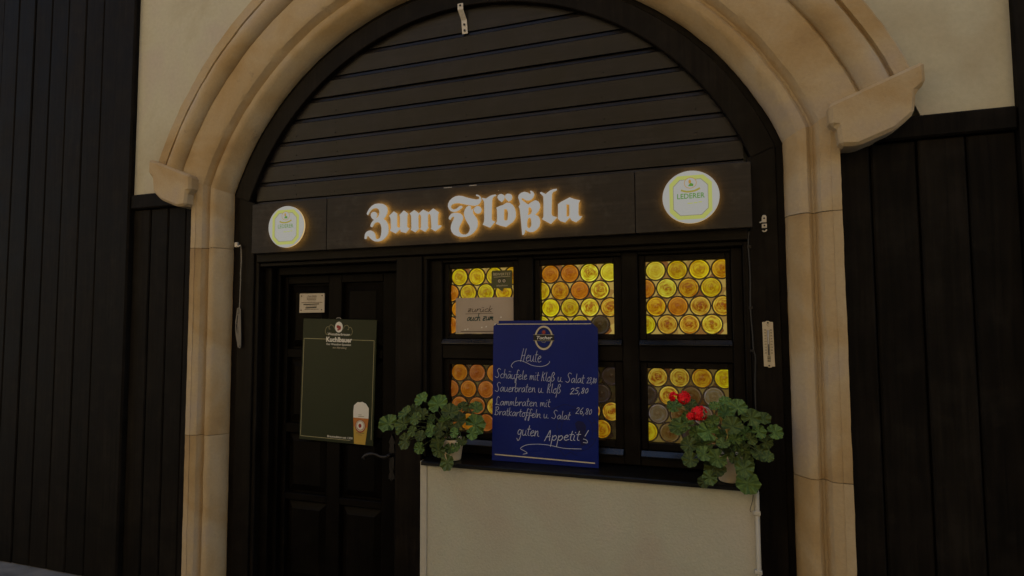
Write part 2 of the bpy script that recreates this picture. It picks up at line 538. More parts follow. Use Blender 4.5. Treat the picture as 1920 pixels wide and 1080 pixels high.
# ------------------------------------------------------------------ traced outlines in millimetres on the fascia, leaf spots in metres
LETTERS = [
 [[(-727,2194),(-721,2206),(-711,2220),(-696,2234),(-676,2243),(-652,2244),(-628,2240),(-612,2231),(-602,2218),(-599,2201),(-603,2186),(-613,2169),(-624,2158),(-609,2148),(-599,2133),(-594,2113),(-593,2094),(-596,2078),(-605,2064),(-619,2051),(-637,2041),(-657,2038),(-676,2040),(-692,2048),(-705,2059),(-714,2069),(-720,2073),(-725,2068),(-728,2057),(-733,2055),(-739,2057),(-739,2067),(-737,2081),(-729,2093),(-717,2099),(-702,2101),(-687,2094),(-677,2083),(-672,2068),(-670,2055),(-663,2051),(-652,2052),(-643,2057),(-638,2071),(-635,2090),(-635,2109),(-640,2129),(-649,2140),(-662,2144),(-675,2141),(-685,2131),(-691,2120),(-697,2118),(-703,2122),(-703,2129),(-697,2142),(-688,2152),(-680,2157),(-690,2161),(-698,2171),(-702,2182),(-699,2194),(-689,2200),(-677,2200),(-667,2194),(-663,2183),(-666,2173),(-673,2168),(-664,2167),(-655,2173),(-650,2184),(-648,2197),(-652,2210),(-663,2219),(-676,2221),(-690,2218),(-703,2210),(-712,2199),(-719,2187),(-723,2186)]],
 [[(-589,2173),(-561,2195),(-542,2182),(-542,2113),(-534,2106),(-523,2106),(-523,2163),(-527,2173),(-501,2196),(-477,2178),(-481,2163),(-482,2108),(-477,2103),(-467,2099),(-489,2075),(-518,2083),(-522,2099),(-550,2076),(-583,2092),(-577,2106),(-580,2157),(-585,2167)]],
 [[(-466,2177),(-439,2194),(-417,2178),(-415,2172),(-387,2193),(-360,2179),(-358,2174),(-329,2195),(-297,2173),(-302,2161),(-303,2109),(-297,2102),(-290,2105),(-282,2103),(-285,2095),(-318,2075),(-342,2089),(-338,2095),(-343,2155),(-346,2166),(-355,2169),(-360,2162),(-360,2103),(-356,2096),(-376,2075),(-404,2091),(-399,2099),(-399,2158),(-404,2169),(-411,2171),(-416,2159),(-415,2100),(-410,2095),(-434,2076),(-459,2090),(-455,2099),(-457,2162),(-460,2170)]],
 [[(-89,2247),(-86,2250),(-75,2246),(-65,2237),(-60,2226),(-62,2214),(-69,2204),(-81,2196),(-97,2193),(-111,2195),(-126,2199),(-144,2202),(-165,2208),(-186,2213),(-207,2213),(-221,2209),(-229,2201),(-228,2191),(-219,2183),(-207,2181),(-194,2186),(-182,2195),(-171,2198),(-163,2193),(-168,2187),(-180,2178),(-195,2171),(-213,2169),(-229,2174),(-239,2185),(-245,2199),(-243,2215),(-235,2229),(-221,2241),(-203,2249),(-183,2251),(-162,2247),(-138,2238),(-111,2230),(-87,2224),(-74,2225),(-70,2229),(-72,2236),(-80,2241),(-87,2242)],
  [(-129,2196),(-141,2189),(-150,2177),(-155,2161),(-153,2144),(-145,2124),(-135,2106),(-126,2093),(-122,2080),(-124,2067),(-132,2055),(-144,2048),(-159,2049),(-174,2055),(-183,2067),(-184,2081),(-179,2095),(-169,2113),(-162,2127),(-161,2139),(-166,2150),(-177,2159),(-194,2163),(-212,2164),(-226,2160),(-236,2149),(-241,2138),(-235,2129),(-230,2132),(-224,2142),(-215,2145),(-209,2143),(-212,2131),(-221,2117),(-227,2101),(-229,2084),(-224,2067),(-212,2052),(-192,2042),(-168,2037),(-144,2037),(-123,2043),(-105,2054),(-90,2069),(-81,2086),(-80,2108),(-84,2125),(-96,2141),(-105,2153),(-107,2166),(-104,2179),(-110,2174),(-114,2169),(-117,2180),(-119,2193)],
  [(-60,2170),(-61,2164),(-64,2158),(-68,2154),(-74,2152),(-80,2151),(-86,2153),(-91,2156),(-96,2161),(-99,2166),(-100,2172),(-99,2178),(-96,2183),(-91,2187),(-86,2190),(-80,2190),(-74,2189),(-68,2186),(-64,2181),(-61,2176)]],
 [[(-57,2226),(-52,2230),(-44,2227),(-34,2225),(-22,2232),(-10,2238),(4,2241),(17,2242),(20,2238),(17,2235),(8,2233),(1,2226),(-2,2214),(-3,2186),(-5,2120),(-2,2112),(14,2105),(-14,2076),(-53,2093),(-46,2106),(-44,2120),(-44,2189),(-45,2211),(-50,2219)]],
 [[(21,2175),(39,2182),(56,2186),(76,2196),(92,2194),(107,2183),(117,2167),(123,2145),(123,2123),(117,2110),(106,2097),(88,2086),(71,2075),(41,2083),(17,2094),(24,2105),(25,2129),(24,2162)],
  [(62,2165),(75,2164),(80,2156),(83,2142),(81,2120),(79,2108),(67,2107),(61,2112),(61,2138)],
  [(27,2225),(29,2235),(37,2241),(50,2242),(62,2235),(66,2225),(60,2212),(49,2201),(34,2213)],
  [(67,2225),(70,2236),(79,2241),(91,2240),(101,2234),(105,2222),(100,2209),(86,2201),(73,2213)]],
 [[(136,2217),(139,2230),(151,2240),(168,2244),(186,2239),(197,2231),(202,2232),(200,2239),(197,2245),(203,2247),(212,2241),(219,2229),(215,2215),(205,2204),(191,2199),(178,2200),(167,2207),(159,2213),(152,2212),(155,2205),(164,2197),(177,2187),(188,2179),(205,2190),(224,2198),(238,2192),(247,2178),(248,2162),(241,2145),(227,2130),(222,2127),(238,2118),(246,2104),(248,2086),(243,2067),(229,2052),(212,2042),(195,2042),(180,2048),(172,2057),(169,2042),(163,2031),(156,2030),(154,2054),(151,2086),(147,2130),(143,2162),(138,2171),(146,2184),(142,2200)],
  [(188,2162),(194,2166),(202,2161),(207,2147),(203,2134),(193,2127),(184,2127),(188,2143)],
  [(192,2115),(200,2110),(203,2094),(203,2075),(197,2063),(187,2062),(181,2071),(181,2092),(185,2108)]],
 [[(247,2232),(254,2237),(263,2232),(278,2224),(285,2231),(299,2240),(315,2245),(332,2246),(333,2240),(323,2235),(313,2232),(308,2220),(307,2178),(305,2125),(310,2114),(333,2107),(301,2076),(258,2101),(265,2114),(266,2181),(265,2213),(256,2223)]],
 [[(338,2170),(353,2180),(371,2188),(397,2199),(419,2189),(446,2181),(439,2168),(437,2116),(442,2105),(455,2104),(447,2092),(425,2077),(404,2087),(396,2102),(384,2091),(372,2079),(349,2087),(337,2099),(338,2133)],
  [(379,2167),(394,2164),(394,2119),(392,2108),(381,2106),(379,2112),(380,2141)]],
]
LEAVES_L = [(-0.386,-0.071,1.208,0.033),(-0.299,-0.059,1.187,0.043),(-0.473,-0.086,1.137,0.033),(-0.433,-0.064,1.149,0.03),(-0.591,-0.056,1.075,0.04),(-0.484,-0.086,1.085,0.037),(-0.386,-0.133,1.12,0.026),(-0.204,-0.122,1.161,0.034),(-0.357,-0.119,1.141,0.026),(-0.331,-0.07,1.103,0.029),(-0.17,-0.098,1.115,0.037),(-0.09,-0.075,1.096,0.044),(-0.179,-0.02,1.173,0.025),(-0.109,-0.02,1.169,0.031),(-0.454,-0.119,1.002,0.036),(-0.406,-0.133,1.058,0.023),(-0.307,-0.125,1.062,0.029),(-0.259,-0.123,1.071,0.028),(-0.34,-0.172,1.044,0.025),(-0.272,-0.117,1.006,0.035),(-0.369,-0.128,0.977,0.024),(-0.498,-0.106,1.049,0.018),(-0.07,-0.166,1.07,0.024),(-0.158,-0.177,1.073,0.021),(-0.117,-0.179,1.034,0.021),(-0.21,-0.108,0.98,0.022),(-0.158,-0.155,0.996,0.018),(-0.2,-0.16,0.924,0.035),(-0.255,-0.146,0.976,0.028),(-0.258,-0.066,1.106,0.026),(-0.231,-0.093,1.086,0.025)]
LEAVES_R = [(1.073,-0.058,1.25,0.024),(1.12,-0.134,1.24,0.031),(1.172,-0.128,1.198,0.033),(1.222,-0.099,1.193,0.026),(1.072,-0.077,1.202,0.03),(1.098,-0.132,1.159,0.034),(1.148,-0.102,1.128,0.026),(1.169,-0.129,1.11,0.021),(1.199,-0.126,1.142,0.026),(1.264,-0.096,1.137,0.028),(1.229,-0.087,1.093,0.023),(1.0,-0.104,1.127,0.038),(1.019,-0.089,1.169,0.027),(0.876,-0.065,1.133,0.037),(0.92,-0.03,1.168,0.031),(0.857,-0.03,1.221,0.026),(0.928,-0.03,1.227,0.026),(0.901,-0.054,1.145,0.034),(0.92,-0.106,1.066,0.03),(0.98,-0.075,1.063,0.036),(0.925,-0.148,1.012,0.03),(0.98,-0.142,1.04,0.027),(1.033,-0.131,1.022,0.032),(1.058,-0.14,1.087,0.024),(1.113,-0.068,1.076,0.032),(1.141,-0.087,1.051,0.026),(1.202,-0.118,1.049,0.033),(1.227,-0.157,1.047,0.02),(1.138,-0.125,1.01,0.034),(1.097,-0.132,1.027,0.021),(1.135,-0.167,0.995,0.031),(1.026,-0.129,0.978,0.037),(0.977,-0.15,0.924,0.021),(1.001,-0.181,0.953,0.024),(1.151,-0.109,0.922,0.039),(1.052,-0.056,1.108,0.022),(0.951,-0.071,1.112,0.028),(1.027,-0.119,1.237,0.019),(1.106,-0.105,1.102,0.021)]

# ------------------------------------------------------------------ helpers
ORG = {}

def thing(name, label, cat, loc=(0, 0, 0), group=None, rot=None):
    o = bpy.data.objects.new(name, None)
    o.empty_display_size = 0.1
    COL.objects.link(o)
    o.location = loc
    if rot:
        o.rotation_euler = rot
    ORG[o] = Vector(loc)
    tag(o, label, cat, group)
    return o

def tag(o, label, cat, group=None):
    o['label'] = label
    o['category'] = cat
    if group:
        o['group'] = group

def mesh(name, verts, faces, mats, smooth=False, idx=None):
    me = bpy.data.meshes.new(name)
    me.from_pydata([tuple(v) for v in verts], [], faces)
    for mt in (mats if isinstance(mats, (list, tuple)) else [mats]):
        me.materials.append(M[mt])
    if idx:
        me.polygons.foreach_set('material_index', idx)
    if smooth:
        me.polygons.foreach_set('use_smooth', [True] * len(me.polygons))
    me.update()
    return me

def link(name, me, parent=None, loc=(0, 0, 0), kind=None, label=None):
    o = bpy.data.objects.new(name, me)
    COL.objects.link(o)
    o.location = loc
    if parent is not None:
        o.parent = parent
        ORG[o] = ORG.get(parent, Vector()) + Vector(loc)
    else:
        ORG[o] = Vector(loc)
    if kind:
        o['kind'] = kind
    if label:
        o['label'] = label
    return o

def mk(name, verts, faces, mats, parent=None, smooth=False, local=False, idx=None, kind=None, label=None):
    """verts in world metres; a part keeps its own origin at its middle"""
    vs = [Vector(v) for v in verts]
    if parent is not None and not local:
        o0 = ORG[parent]
        vs = [v - o0 for v in vs]
    lo = Vector((min(v[i] for v in vs) for i in range(3)))
    hi = Vector((max(v[i] for v in vs) for i in range(3)))
    c = (lo + hi) / 2
    if parent is None:
        c.z = lo.z
    return link(name, mesh(name, [v - c for v in vs], faces, mats, smooth, idx), parent, c, kind, label)

def box_geo(x0, x1, y0, y1, z0, z1, bev=0.0, seg=1):
    bm = bmesh.new()
    bmesh.ops.create_cube(bm, size=1)
    for v in bm.verts:
        v.co = Vector((x0 if v.co.x < 0 else x1, y0 if v.co.y < 0 else y1, z0 if v.co.z < 0 else z1))
    if bev:
        bmesh.ops.bevel(bm, geom=list(bm.edges), offset=bev, segments=seg, affect='EDGES', clamp_overlap=True)
    bm.normal_update()
    vs = [v.co.copy() for v in bm.verts]
    bm.verts.index_update()
    fs = [[v.index for v in f.verts] for f in bm.faces]
    bm.free()
    return vs, fs

def join(*geos):
    V, Fc = [], []
    for vs, fs in geos:
        o = len(V)
        V += list(vs)
        Fc += [[i + o for i in f] for f in fs]
    return V, Fc

def box(name, x0, x1, y0, y1, z0, z1, mat, parent=None, bev=0.003, **kw):
    vs, fs = box_geo(x0, x1, y0, y1, z0, z1, bev)
    return mk(name, vs, fs, mat, parent, **kw)

def prism_geo(poly, y0, y1):
    """poly: (x,z) counter-clockwise seen from -Y; y0 front, y1 back"""
    a = sum(poly[i][0] * poly[(i + 1) % len(poly)][1] - poly[(i + 1) % len(poly)][0] * poly[i][1] for i in range(len(poly)))
    if a < 0:
        poly = poly[::-1]
    n = len(poly)
    vs = [Vector((x, y0, z)) for x, z in poly] + [Vector((x, y1, z)) for x, z in poly]
    fs = [list(range(n)), list(range(2 * n - 1, n - 1, -1))]
    fs += [[i, i + n, (i + 1) % n + n, (i + 1) % n] for i in range(n)]
    return vs, fs

def prism(name, poly, y0, y1, mat, parent=None, bev=0.0, **kw):
    vs, fs = prism_geo(poly, y0, y1)
    if bev:
        bm = bmesh.new()
        bv = [bm.verts.new(v) for v in vs]
        for f in fs:
            bm.faces.new([bv[i] for i in f])
        bm.normal_update()
        bmesh.ops.bevel(bm, geom=list(bm.edges), offset=bev, segments=1, affect='EDGES', clamp_overlap=True)
        bm.verts.index_update()
        vs = [v.co.copy() for v in bm.verts]
        fs = [[v.index for v in f.verts] for f in bm.faces]
        bm.free()
    return mk(name, vs, fs, mat, parent, **kw)

def tube_geo(pts, rad, seg=6, caps=True):
    pts = [Vector(p) for p in pts]
    vs, fs = [], []
    n = len(pts)
    for i, p in enumerate(pts):
        t = (pts[min(i + 1, n - 1)] - pts[max(i - 1, 0)]).normalized()
        a = t.cross(Vector((0, 1, 0.01)))
        if a.length < 1e-4:
            a = t.cross(Vector((1, 0, 0)))
        a.normalize()
        b = t.cross(a)
        r = rad[i] if isinstance(rad, (list, tuple)) else rad
        for k in range(seg):
            an = 2 * math.pi * k / seg
            vs.append(p + a * math.cos(an) * r + b * math.sin(an) * r)
    for i in range(n - 1):
        for k in range(seg):
            k2 = (k + 1) % seg
            fs.append([i * seg + k, i * seg + k2, (i + 1) * seg + k2, (i + 1) * seg + k])
    if caps:
        fs.append(list(range(seg))[::-1])
        fs.append([(n - 1) * seg + k for k in range(seg)])
    return vs, fs

def lathe_geo(prof, c=(0, 0, 0), seg=28):
    c = Vector(c)
    vs, fs = [], []
    for r, z in prof:
        for k in range(seg):
            a = 2 * math.pi * k / seg
            vs.append(c + Vector((r * math.cos(a), r * math.sin(a), z)))
    for i in range(len(prof) - 1):
        for k in range(seg):
            k2 = (k + 1) % seg
            fs.append([i * seg + k, i * seg + k2, (i + 1) * seg + k2, (i + 1) * seg + k])
    return vs, fs

def smooth_line(pts, sub=4):
    """Catmull-Rom through 2D or 3D points"""
    P = [Vector(p) for p in pts]
    if len(P) < 3:
        return P
    out = []
    for i in range(len(P) - 1):
        p0, p1, p2, p3 = P[max(i - 1, 0)], P[i], P[i + 1], P[min(i + 2, len(P) - 1)]
        for k in range(sub):
            t = k / sub
            out.append(0.5 * ((2 * p1) + (p2 - p0) * t + (2 * p0 - 5 * p1 + 4 * p2 - p3) * t * t + (3 * p1 - p0 - 3 * p2 + p3) * t ** 3))
    out.append(P[-1])
    return out

def ribbon_geo(pts2, w, y):
    """flat pen stroke in the XZ plane facing -Y"""
    pts = [Vector(p) for p in pts2]
    vs, fs = [], []
    n = len(pts)
    for i, p in enumerate(pts):
        t = pts[min(i + 1, n - 1)] - pts[max(i - 1, 0)]
        if t.length < 1e-9:
            t = Vector((1, 0))
        t.normalize()
        nn = Vector((-t.y, t.x)) * w / 2
        q = p + (t * w * 0.4 if i == n - 1 else (-t * w * 0.4 if i == 0 else Vector((0, 0))))
        vs += [Vector((q.x + nn.x, y, q.y + nn.y)), Vector((q.x - nn.x, y, q.y - nn.y))]
    for i in range(n - 1):
        fs.append([2 * i, 2 * i + 1, 2 * i + 3, 2 * i + 2])
    return vs, fs

def curve_geo(polys, y_front, depth):
    """filled outlines with holes (list of (x,z) loops), extruded; front face at y_front"""
    cu = bpy.data.curves.new('outline', 'CURVE')
    cu.dimensions = '2D'
    cu.fill_mode = 'BOTH'
    cu.extrude = depth / 2
    for pl in polys:
        s = cu.splines.new('POLY')
        s.points.add(len(pl) - 1)
        for pt, (x, z) in zip(s.points, pl):
            pt.co = (x, z, 0, 1)
        s.use_cyclic_u = True
    o = bpy.data.objects.new('outline', cu)
    me = bpy.data.meshes.new_from_object(o)
    vs = [Vector((v.co.x, y_front + depth / 2 - v.co.z, v.co.y)) for v in me.vertices]
    fs = [list(p.vertices) for p in me.polygons]
    bpy.data.meshes.remove(me)
    bpy.data.objects.remove(o)
    bpy.data.curves.remove(cu)
    return vs, fs

def text_geo(body, x, z, y, height=None, width=None, bold=0.0, shear=0.0, align='CENTER'):
    """printed word in the XZ plane; height is the capital height, width overrides the set width"""
    cu = bpy.data.curves.new('word', 'FONT')
    cu.body = body
    cu.size = 1
    cu.align_x = align
    cu.offset = bold
    cu.shear = shear
    cu.resolution_u = 2
    o = bpy.data.objects.new('word', cu)
    me = bpy.data.meshes.new_from_object(o)
    co = [v.co.copy() for v in me.vertices]
    fs = [list(p.vertices) for p in me.polygons]
    bpy.data.meshes.remove(me)
    bpy.data.objects.remove(o)
    bpy.data.curves.remove(cu)
    sy = height / 0.7
    w0 = max(c.x for c in co) - min(c.x for c in co)
    sx = width / w0 if width else sy
    return [Vector((x + c.x * sx, y, z + c.y * sy)) for c in co], fs

def ellipse(cx, cz, rx, rz, n=32, rot=0.0):
    out = []
    for k in range(n):
        a = 2 * math.pi * k / n
        ex, ez = rx * math.cos(a), rz * math.sin(a)
        out.append((cx + ex * math.cos(rot) - ez * math.sin(rot), cz + ex * math.sin(rot) + ez * math.cos(rot)))
    return out

def flat(poly, y):
    vs = [Vector((x, y, z)) for x, z in poly]
    a = sum(poly[i][0] * poly[(i + 1) % len(poly)][1] - poly[(i + 1) % len(poly)][0] * poly[i][1] for i in range(len(poly)))
    f = list(range(len(poly)))
    return vs, [f if a > 0 else f[::-1]]

def ring_flat(o, i, y):
    n = len(o)
    vs = [Vector((x, y, z)) for x, z in o] + [Vector((x, y, z)) for x, z in i]
    return vs, [[k, (k + 1) % n, (k + 1) % n + n, k + n] for k in range(n)]

def line_loop(pts, w, y):
    return join(*[ribbon_geo([pts[i], pts[i + 1]], w, y) for i in range(len(pts) - 1)])

# single-stroke handwriting, x-height 1
GL = {
 'a': ([[(.8, .85), (.45, 1), (.1, .55), (.25, .05), (.6, .25), (.82, .95), (.8, .3), (1.0, .05)]], 1.0),
 'b': ([[(.15, 2.0), (.12, 1.0), (.15, .1), (.5, 0), (.8, .45), (.55, .9), (.2, .6)]], .9),
 'c': ([[(.75, .85), (.45, 1), (.12, .55), (.35, .02), (.8, .2)]], .85),
 'd': ([[(.75, .8), (.4, .95), (.1, .5), (.3, .02), (.7, .3), (.85, 2.0), (.8, .3), (1.0, .05)]], 1.0),
 'e': ([[(.1, .5), (.5, .6), (.7, .85), (.45, 1.02), (.12, .55), (.35, .02), (.85, .2)]], .88),
 'f': ([[(.8, 1.8), (.5, 2.0), (.35, 1.2), (.3, -.4), (.15, -.9), (.05, -.5), (.35, .3), (.8, .45)], [(.05, .95), (.7, 1.0)]], .75),
 'g': ([[(.75, .85), (.4, 1), (.1, .55), (.3, .1), (.65, .3), (.78, .95), (.7, -.5), (.35, -1.0), (.05, -.6)]], .95),
 'h': ([[(.15, 2.0), (.12, 0), (.2, .6), (.5, 1.0), (.72, .7), (.72, .1), (.95, .05)]], .95),
 'i': ([[(.15, 1.0), (.12, .2), (.35, .03)], [(.2, 1.5), (.24, 1.58)]], .45),
 'k': ([[(.15, 2.0), (.12, 0)], [(.7, 1.1), (.18, .5), (.75, 0)]], .85),
 'l': ([[(.2, 2.0), (.15, .4), (.4, .05)]], .45),
 'm': ([[(.1, 1.0), (.12, 0), (.2, .7), (.45, 1.0), (.5, .1), (.58, .7), (.85, 1.0), (.92, .2), (1.15, .05)]], 1.2),
 'n': ([[(.1, 1.0), (.12, 0), (.22, .65), (.55, 1.0), (.68, .7), (.7, .15), (.95, .05)]], .95),
 'o': ([[(.45, 1), (.12, .6), (.25, .05), (.6, .05), (.78, .55), (.45, 1), (.8, .95)]], .88),
 'p': ([[(.15, 1.0), (.1, -1.1)], [(.14, .6), (.5, 1.0), (.78, .6), (.5, .05), (.14, .25)]], .92),
 'r': ([[(.1, 1.0), (.14, 0), (.2, .6), (.45, .98), (.7, .9)]], .72),
 't': ([[(.3, 1.8), (.2, .3), (.5, .05)], [(0, 1.15), (.6, 1.2)]], .6),
 'u': ([[(.1, 1.0), (.12, .25), (.4, .02), (.68, .35), (.75, 1.0), (.75, .2), (1.0, .05)]], 1.0),
 'ä': ([[(.8, .85), (.45, 1), (.1, .55), (.25, .05), (.6, .25), (.82, .95), (.8, .3), (1.0, .05)], [(.35, 1.5), (.4, 1.62)], [(.68, 1.5), (.73, 1.62)]], 1.0),
 'ß': ([[(-.05, -.9), (.1, 0), (.2, 1.5), (.5, 1.95), (.75, 1.55), (.45, 1.05), (.85, .55), (.55, 0), (.25, .1)]], 1.0),
 'S': ([[(1.0, 1.85), (.6, 2.1), (.25, 1.6), (.55, 1.05), (.75, .5), (.4, 0), (-.15, .25)]], 1.1),
 'H': ([[(.3, 2.1), (.05, 0)], [(.9, 2.1), (.65, 0)], [(.1, .9), (.85, 1.05)]], 1.1),
 'K': ([[(.2, 2.0), (.1, 0)], [(.75, 1.8), (.15, .8), (.5, .9), (.55, .2), (.75, .05)]], .95),
 'L': ([[(.75, 1.8), (.4, 2.1), (.2, 1.4), (.35, .6), (.05, .1), (.4, .2), (.95, 0)]], 1.05),
 'B': ([[(.15, 1.95), (.1, 0)], [(0, 1.9), (.6, 2.05), (.75, 1.5), (.25, 1.1), (.8, .7), (.6, .05), (-.1, .15)]], 1.05),
 'A': ([[(0, -.05), (.35, 1.2), (.62, 2.0), (.68, .9), (.75, 0)], [(.12, .7), (.8, .8)]], 1.0),
 '.': ([[(.15, .02), (.22, .08)]], .5),
 ',': ([[(.2, .15), (.05, -.4)]], .4),
 '2': ([[(.1, 1.4), (.45, 1.7), (.7, 1.3), (.1, .05), (.4, .15), (.8, 0)]], .9),
 '3': ([[(.1, 1.5), (.5, 1.7), (.65, 1.2), (.3, .9), (.7, .5), (.45, 0), (.05, .2)]], .85),
 '5': ([[(.75, 1.7), (.25, 1.65), (.2, 1.0), (.65, .85), (.6, .15), (.1, .05)]], .85),
 '6': ([[(.6, 1.75), (.2, 1.0), (.15, .3), (.45, 0), (.7, .45), (.4, .8), (.15, .4)]], .85),
 '8': ([[(.6, 1.4), (.35, 1.6), (.2, 1.2), (.6, .6), (.5, .05), (.15, .3), (.6, 1.1), (.6, 1.4)]], .8),
 '0': ([[(.4, 1.4), (.12, .8), (.3, .02), (.6, .5), (.5, 1.3), (.4, 1.4)]], .8),
 'z': ([[(.1, .95), (.75, 1.0), (.1, .05), (.8, .05)], [(.2, .5), (.65, .52)]], .9),
 'ü': ([[(.1, 1.0), (.12, .25), (.4, .02), (.68, .35), (.75, 1.0), (.75, .2), (1.0, .05)], [(.3, 1.4), (.34, 1.5)], [(.6, 1.4), (.64, 1.5)]], 1.0),
 'Z': ([[(.1, 1.7), (.8, 1.8), (.1, .1), (.9, .05)]], 1.0),
}

def hand(s, x0, z0, x1, z1, xh, w, y, slant=0.22, jit=0.05, seed=1):
    rnd = random.Random(seed)
    tot = sum(.6 if c == ' ' else GL[c][1] for c in s)
    dx, dz = (x1 - x0) / tot, (z1 - z0) / (x1 - x0)
    geos, cx = [], 0
    for c in s:
        if c == ' ':
            cx += .6
            continue
        jy = rnd.uniform(-jit, jit) * xh
        for st in GL[c][0]:
            pts = []
            for px, pz in st:
                X = x0 + (cx + px) * dx + pz * xh * slant + rnd.uniform(-.02, .02) * xh
                pts.append((X, z0 + (X - x0) * dz + pz * xh + jy))
            geos.append(ribbon_geo(smooth_line(pts, 3), w, y))
        cx += GL[c][1]
    return join(*geos)

# ------------------------------------------------------------------ the setting
box('street', -60, 60, -40, 0.35, -0.4, 0.0, 'cobble', bev=0, kind='structure')

# the house across the lane, seen only as light and reflection
vs, fs = join(box_geo(-16, 14, -12.0, -7.6, 0.004, 9.0), *[
    box_geo(x - .75, x + .75, -7.6, -7.52, z, z + 2.0, 0.01) for x in (-13, -9.6, -6.2, -2.8, .6, 4, 7.4, 10.8) for z in (.9, 4.2)])
mk('opposite_house_front', vs, fs, 'opposite', kind='structure')

CX, CZ = -0.188, 1.79                      # centre of the segmental arch
R_IN, R_FRAME, R_STONE = 1.50, 1.612, 1.646
A0 = math.asin((2.391 - CZ) / R_STONE)     # springing angle
XL, XR = CX - R_STONE * math.cos(A0), CX + R_STONE * math.cos(A0)

def sweep_arc(prof, a0, a1, n, cx=CX, cz=CZ):
    vs, fs = [], []
    for i in range(n + 1):
        a = a0 + (a1 - a0) * i / n
        for r, y in prof:
            vs.append(Vector((cx + r * math.cos(a), y, cz + r * math.sin(a))))
    k = len(prof)
    for i in range(n):
        for j in range(k - 1):
            fs.append([i * k + j, (i + 1) * k + j, (i + 1) * k + j + 1, i * k + j + 1])
    return vs, fs

# house wall with boarding
house = thing('house_facade', 'cream plastered house front with dark boarded flanks around the stone archway', 'house', (-.3, .1, 0))
XP0, XP1 = -2.46, 2.16
cols = 60
vs, fs = [], []
for i in range(cols + 1):
    x = XP0 + (XP1 - XP0) * i / cols
    d = 2.13 ** 2 - (x - CX) ** 2
    zb = max(2.42, CZ + math.sqrt(d)) if d > 0 else 2.42
    vs += [Vector((x, -.05, zb)), Vector((x, -.05, 12.5))]
for i in range(cols):
    fs.append([2 * i, 2 * i + 2, 2 * i + 3, 2 * i + 1])
mk('plaster_wall', vs, fs, 'plaster', house)
vs, fs = join(box_geo(-7, 7, .24, 6, 0, 12.6), box_geo(-7, -1.9, .02, .24, 0, 12.6), box_geo(1.5, 7, .02, .24, 0, 12.6), box_geo(-1.9, 1.5, .12, .24, 3.5, 12.6))
mk('house_body', vs, fs, 'plaster', house)  # unseen bulk behind the front, its height set to block the sun
mk('roof', *prism_geo([(-7.3, 12.62), (7.3, 12.62), (7.3, 12.8), (-7.3, 12.8)], -.35, 6.3), 'roof', house)

def board_run(xa, xb, step, z0, z1, seed):
    rnd = random.Random(seed)
    x = xa
    while (x < xb - .02) if step > 0 else (x > xb + .02):
        x2 = x + step
        x2 = min(x2, xb) if step > 0 else max(x2, xb)
        lo, hi = min(x, x2), max(x, x2)
        y = -.05 + rnd.uniform(-.004, .004)
        box('board', lo + .003, hi - .003, y, .02, z0, z1, 'side_board', house, 0.006)
        x = x2
board_run(-1.875, -2.46, -.146, .003, 2.33, 1)
board_run(1.50, 2.16, .165, .003, 2.33, 2)
board_run(-2.62, -6.4, -.17, .003, 12.4, 3)
board_run(2.32, 5.0, .17, .003, 12.4, 4)
for xa, xb in ((-2.62, -2.46), (2.16, 2.32)):
    box('corner_post', xa + .001, xb - .001, -.085, .02, .002, 12.45, 'side_board', house, 0.01)
for xa, xb in ((-2.459, -1.872), (1.497, 2.159)):
    box('ledge', xa, xb, -.075, .02, 2.332, 2.425, 'side_board', house, 0.008)

# stone arch
arch = thing('stone_arch', 'moulded yellow sandstone arch curving over the dark wooden shopfront', 'arch', (CX, 0, 0))
prof = [(1.646, .06), (1.646, .0), (1.660, -.03), (1.690, -.066), (1.700, -.075), (1.712, -.079), (1.730, -.081), (1.740, -.070), (1.750, -.054), (1.760, -.054),
        (1.770, -.070), (1.782, -.092), (1.798, -.100), (1.86, -.104), (1.948, -.107), (1.954, -.090), (1.961, -.090), (1.966, -.110), (1.978, -.128),
        (1.998, -.142), (2.024, -.147), (2.050, -.141), (2.068, -.127), (2.077, -.098), (2.086, -.098), (2.092, -.118), (2.146, -.121), (2.154, -.113), (2.158, -.04)]
NV = 9
def rough(vs, amp, sc=9):
    for v in vs:
        p = v * sc
        v += Vector((noise.noise(p), noise.noise(p + Vector((9, 0, 0))) * .8, noise.noise(p + Vector((0, 9, 0))))) * amp
    return vs
vs, fs = sweep_arc(prof, A0, math.pi - A0, 300)
mk('archivolt', rough(rough(vs, .003), .0014, 31), fs, 'stone', arch, smooth=True).data.set_sharp_from_angle(angle=R(32))
jp = [(0, .06)] + [((r - 1.646) * math.cos(A0), y) for r, y in prof[1:14]] + [(.165, -.105), (.168, -.02)]
def jamb(sgn, z0, z1, last):
    x0 = XL if sgn < 0 else XR
    vs, fs = [], []
    lv = 40
    k = len(jp)
    for i in range(lv + 1):
        for o, y in jp:
            zt = z1 + (o * math.tan(A0) if last else -.0015)
            zz = z0 + .0015 + (zt - z0 - .0015) * i / lv
            vs.append(Vector((x0 + sgn * o, y, zz)))
    for i in range(lv):
        for j in range(k - 1):
            f = [i * k + j, i * k + j + 1, (i + 1) * k + j + 1, (i + 1) * k + j]
            fs.append(f if sgn > 0 else f[::-1])
    if not last:
        fs.append([lv * k + j for j in range(k)])
    mk('jamb_stone', rough(rough(vs, .0022), .0012, 31), fs, 'stone', arch, smooth=True).data.set_sharp_from_angle(angle=R(32))
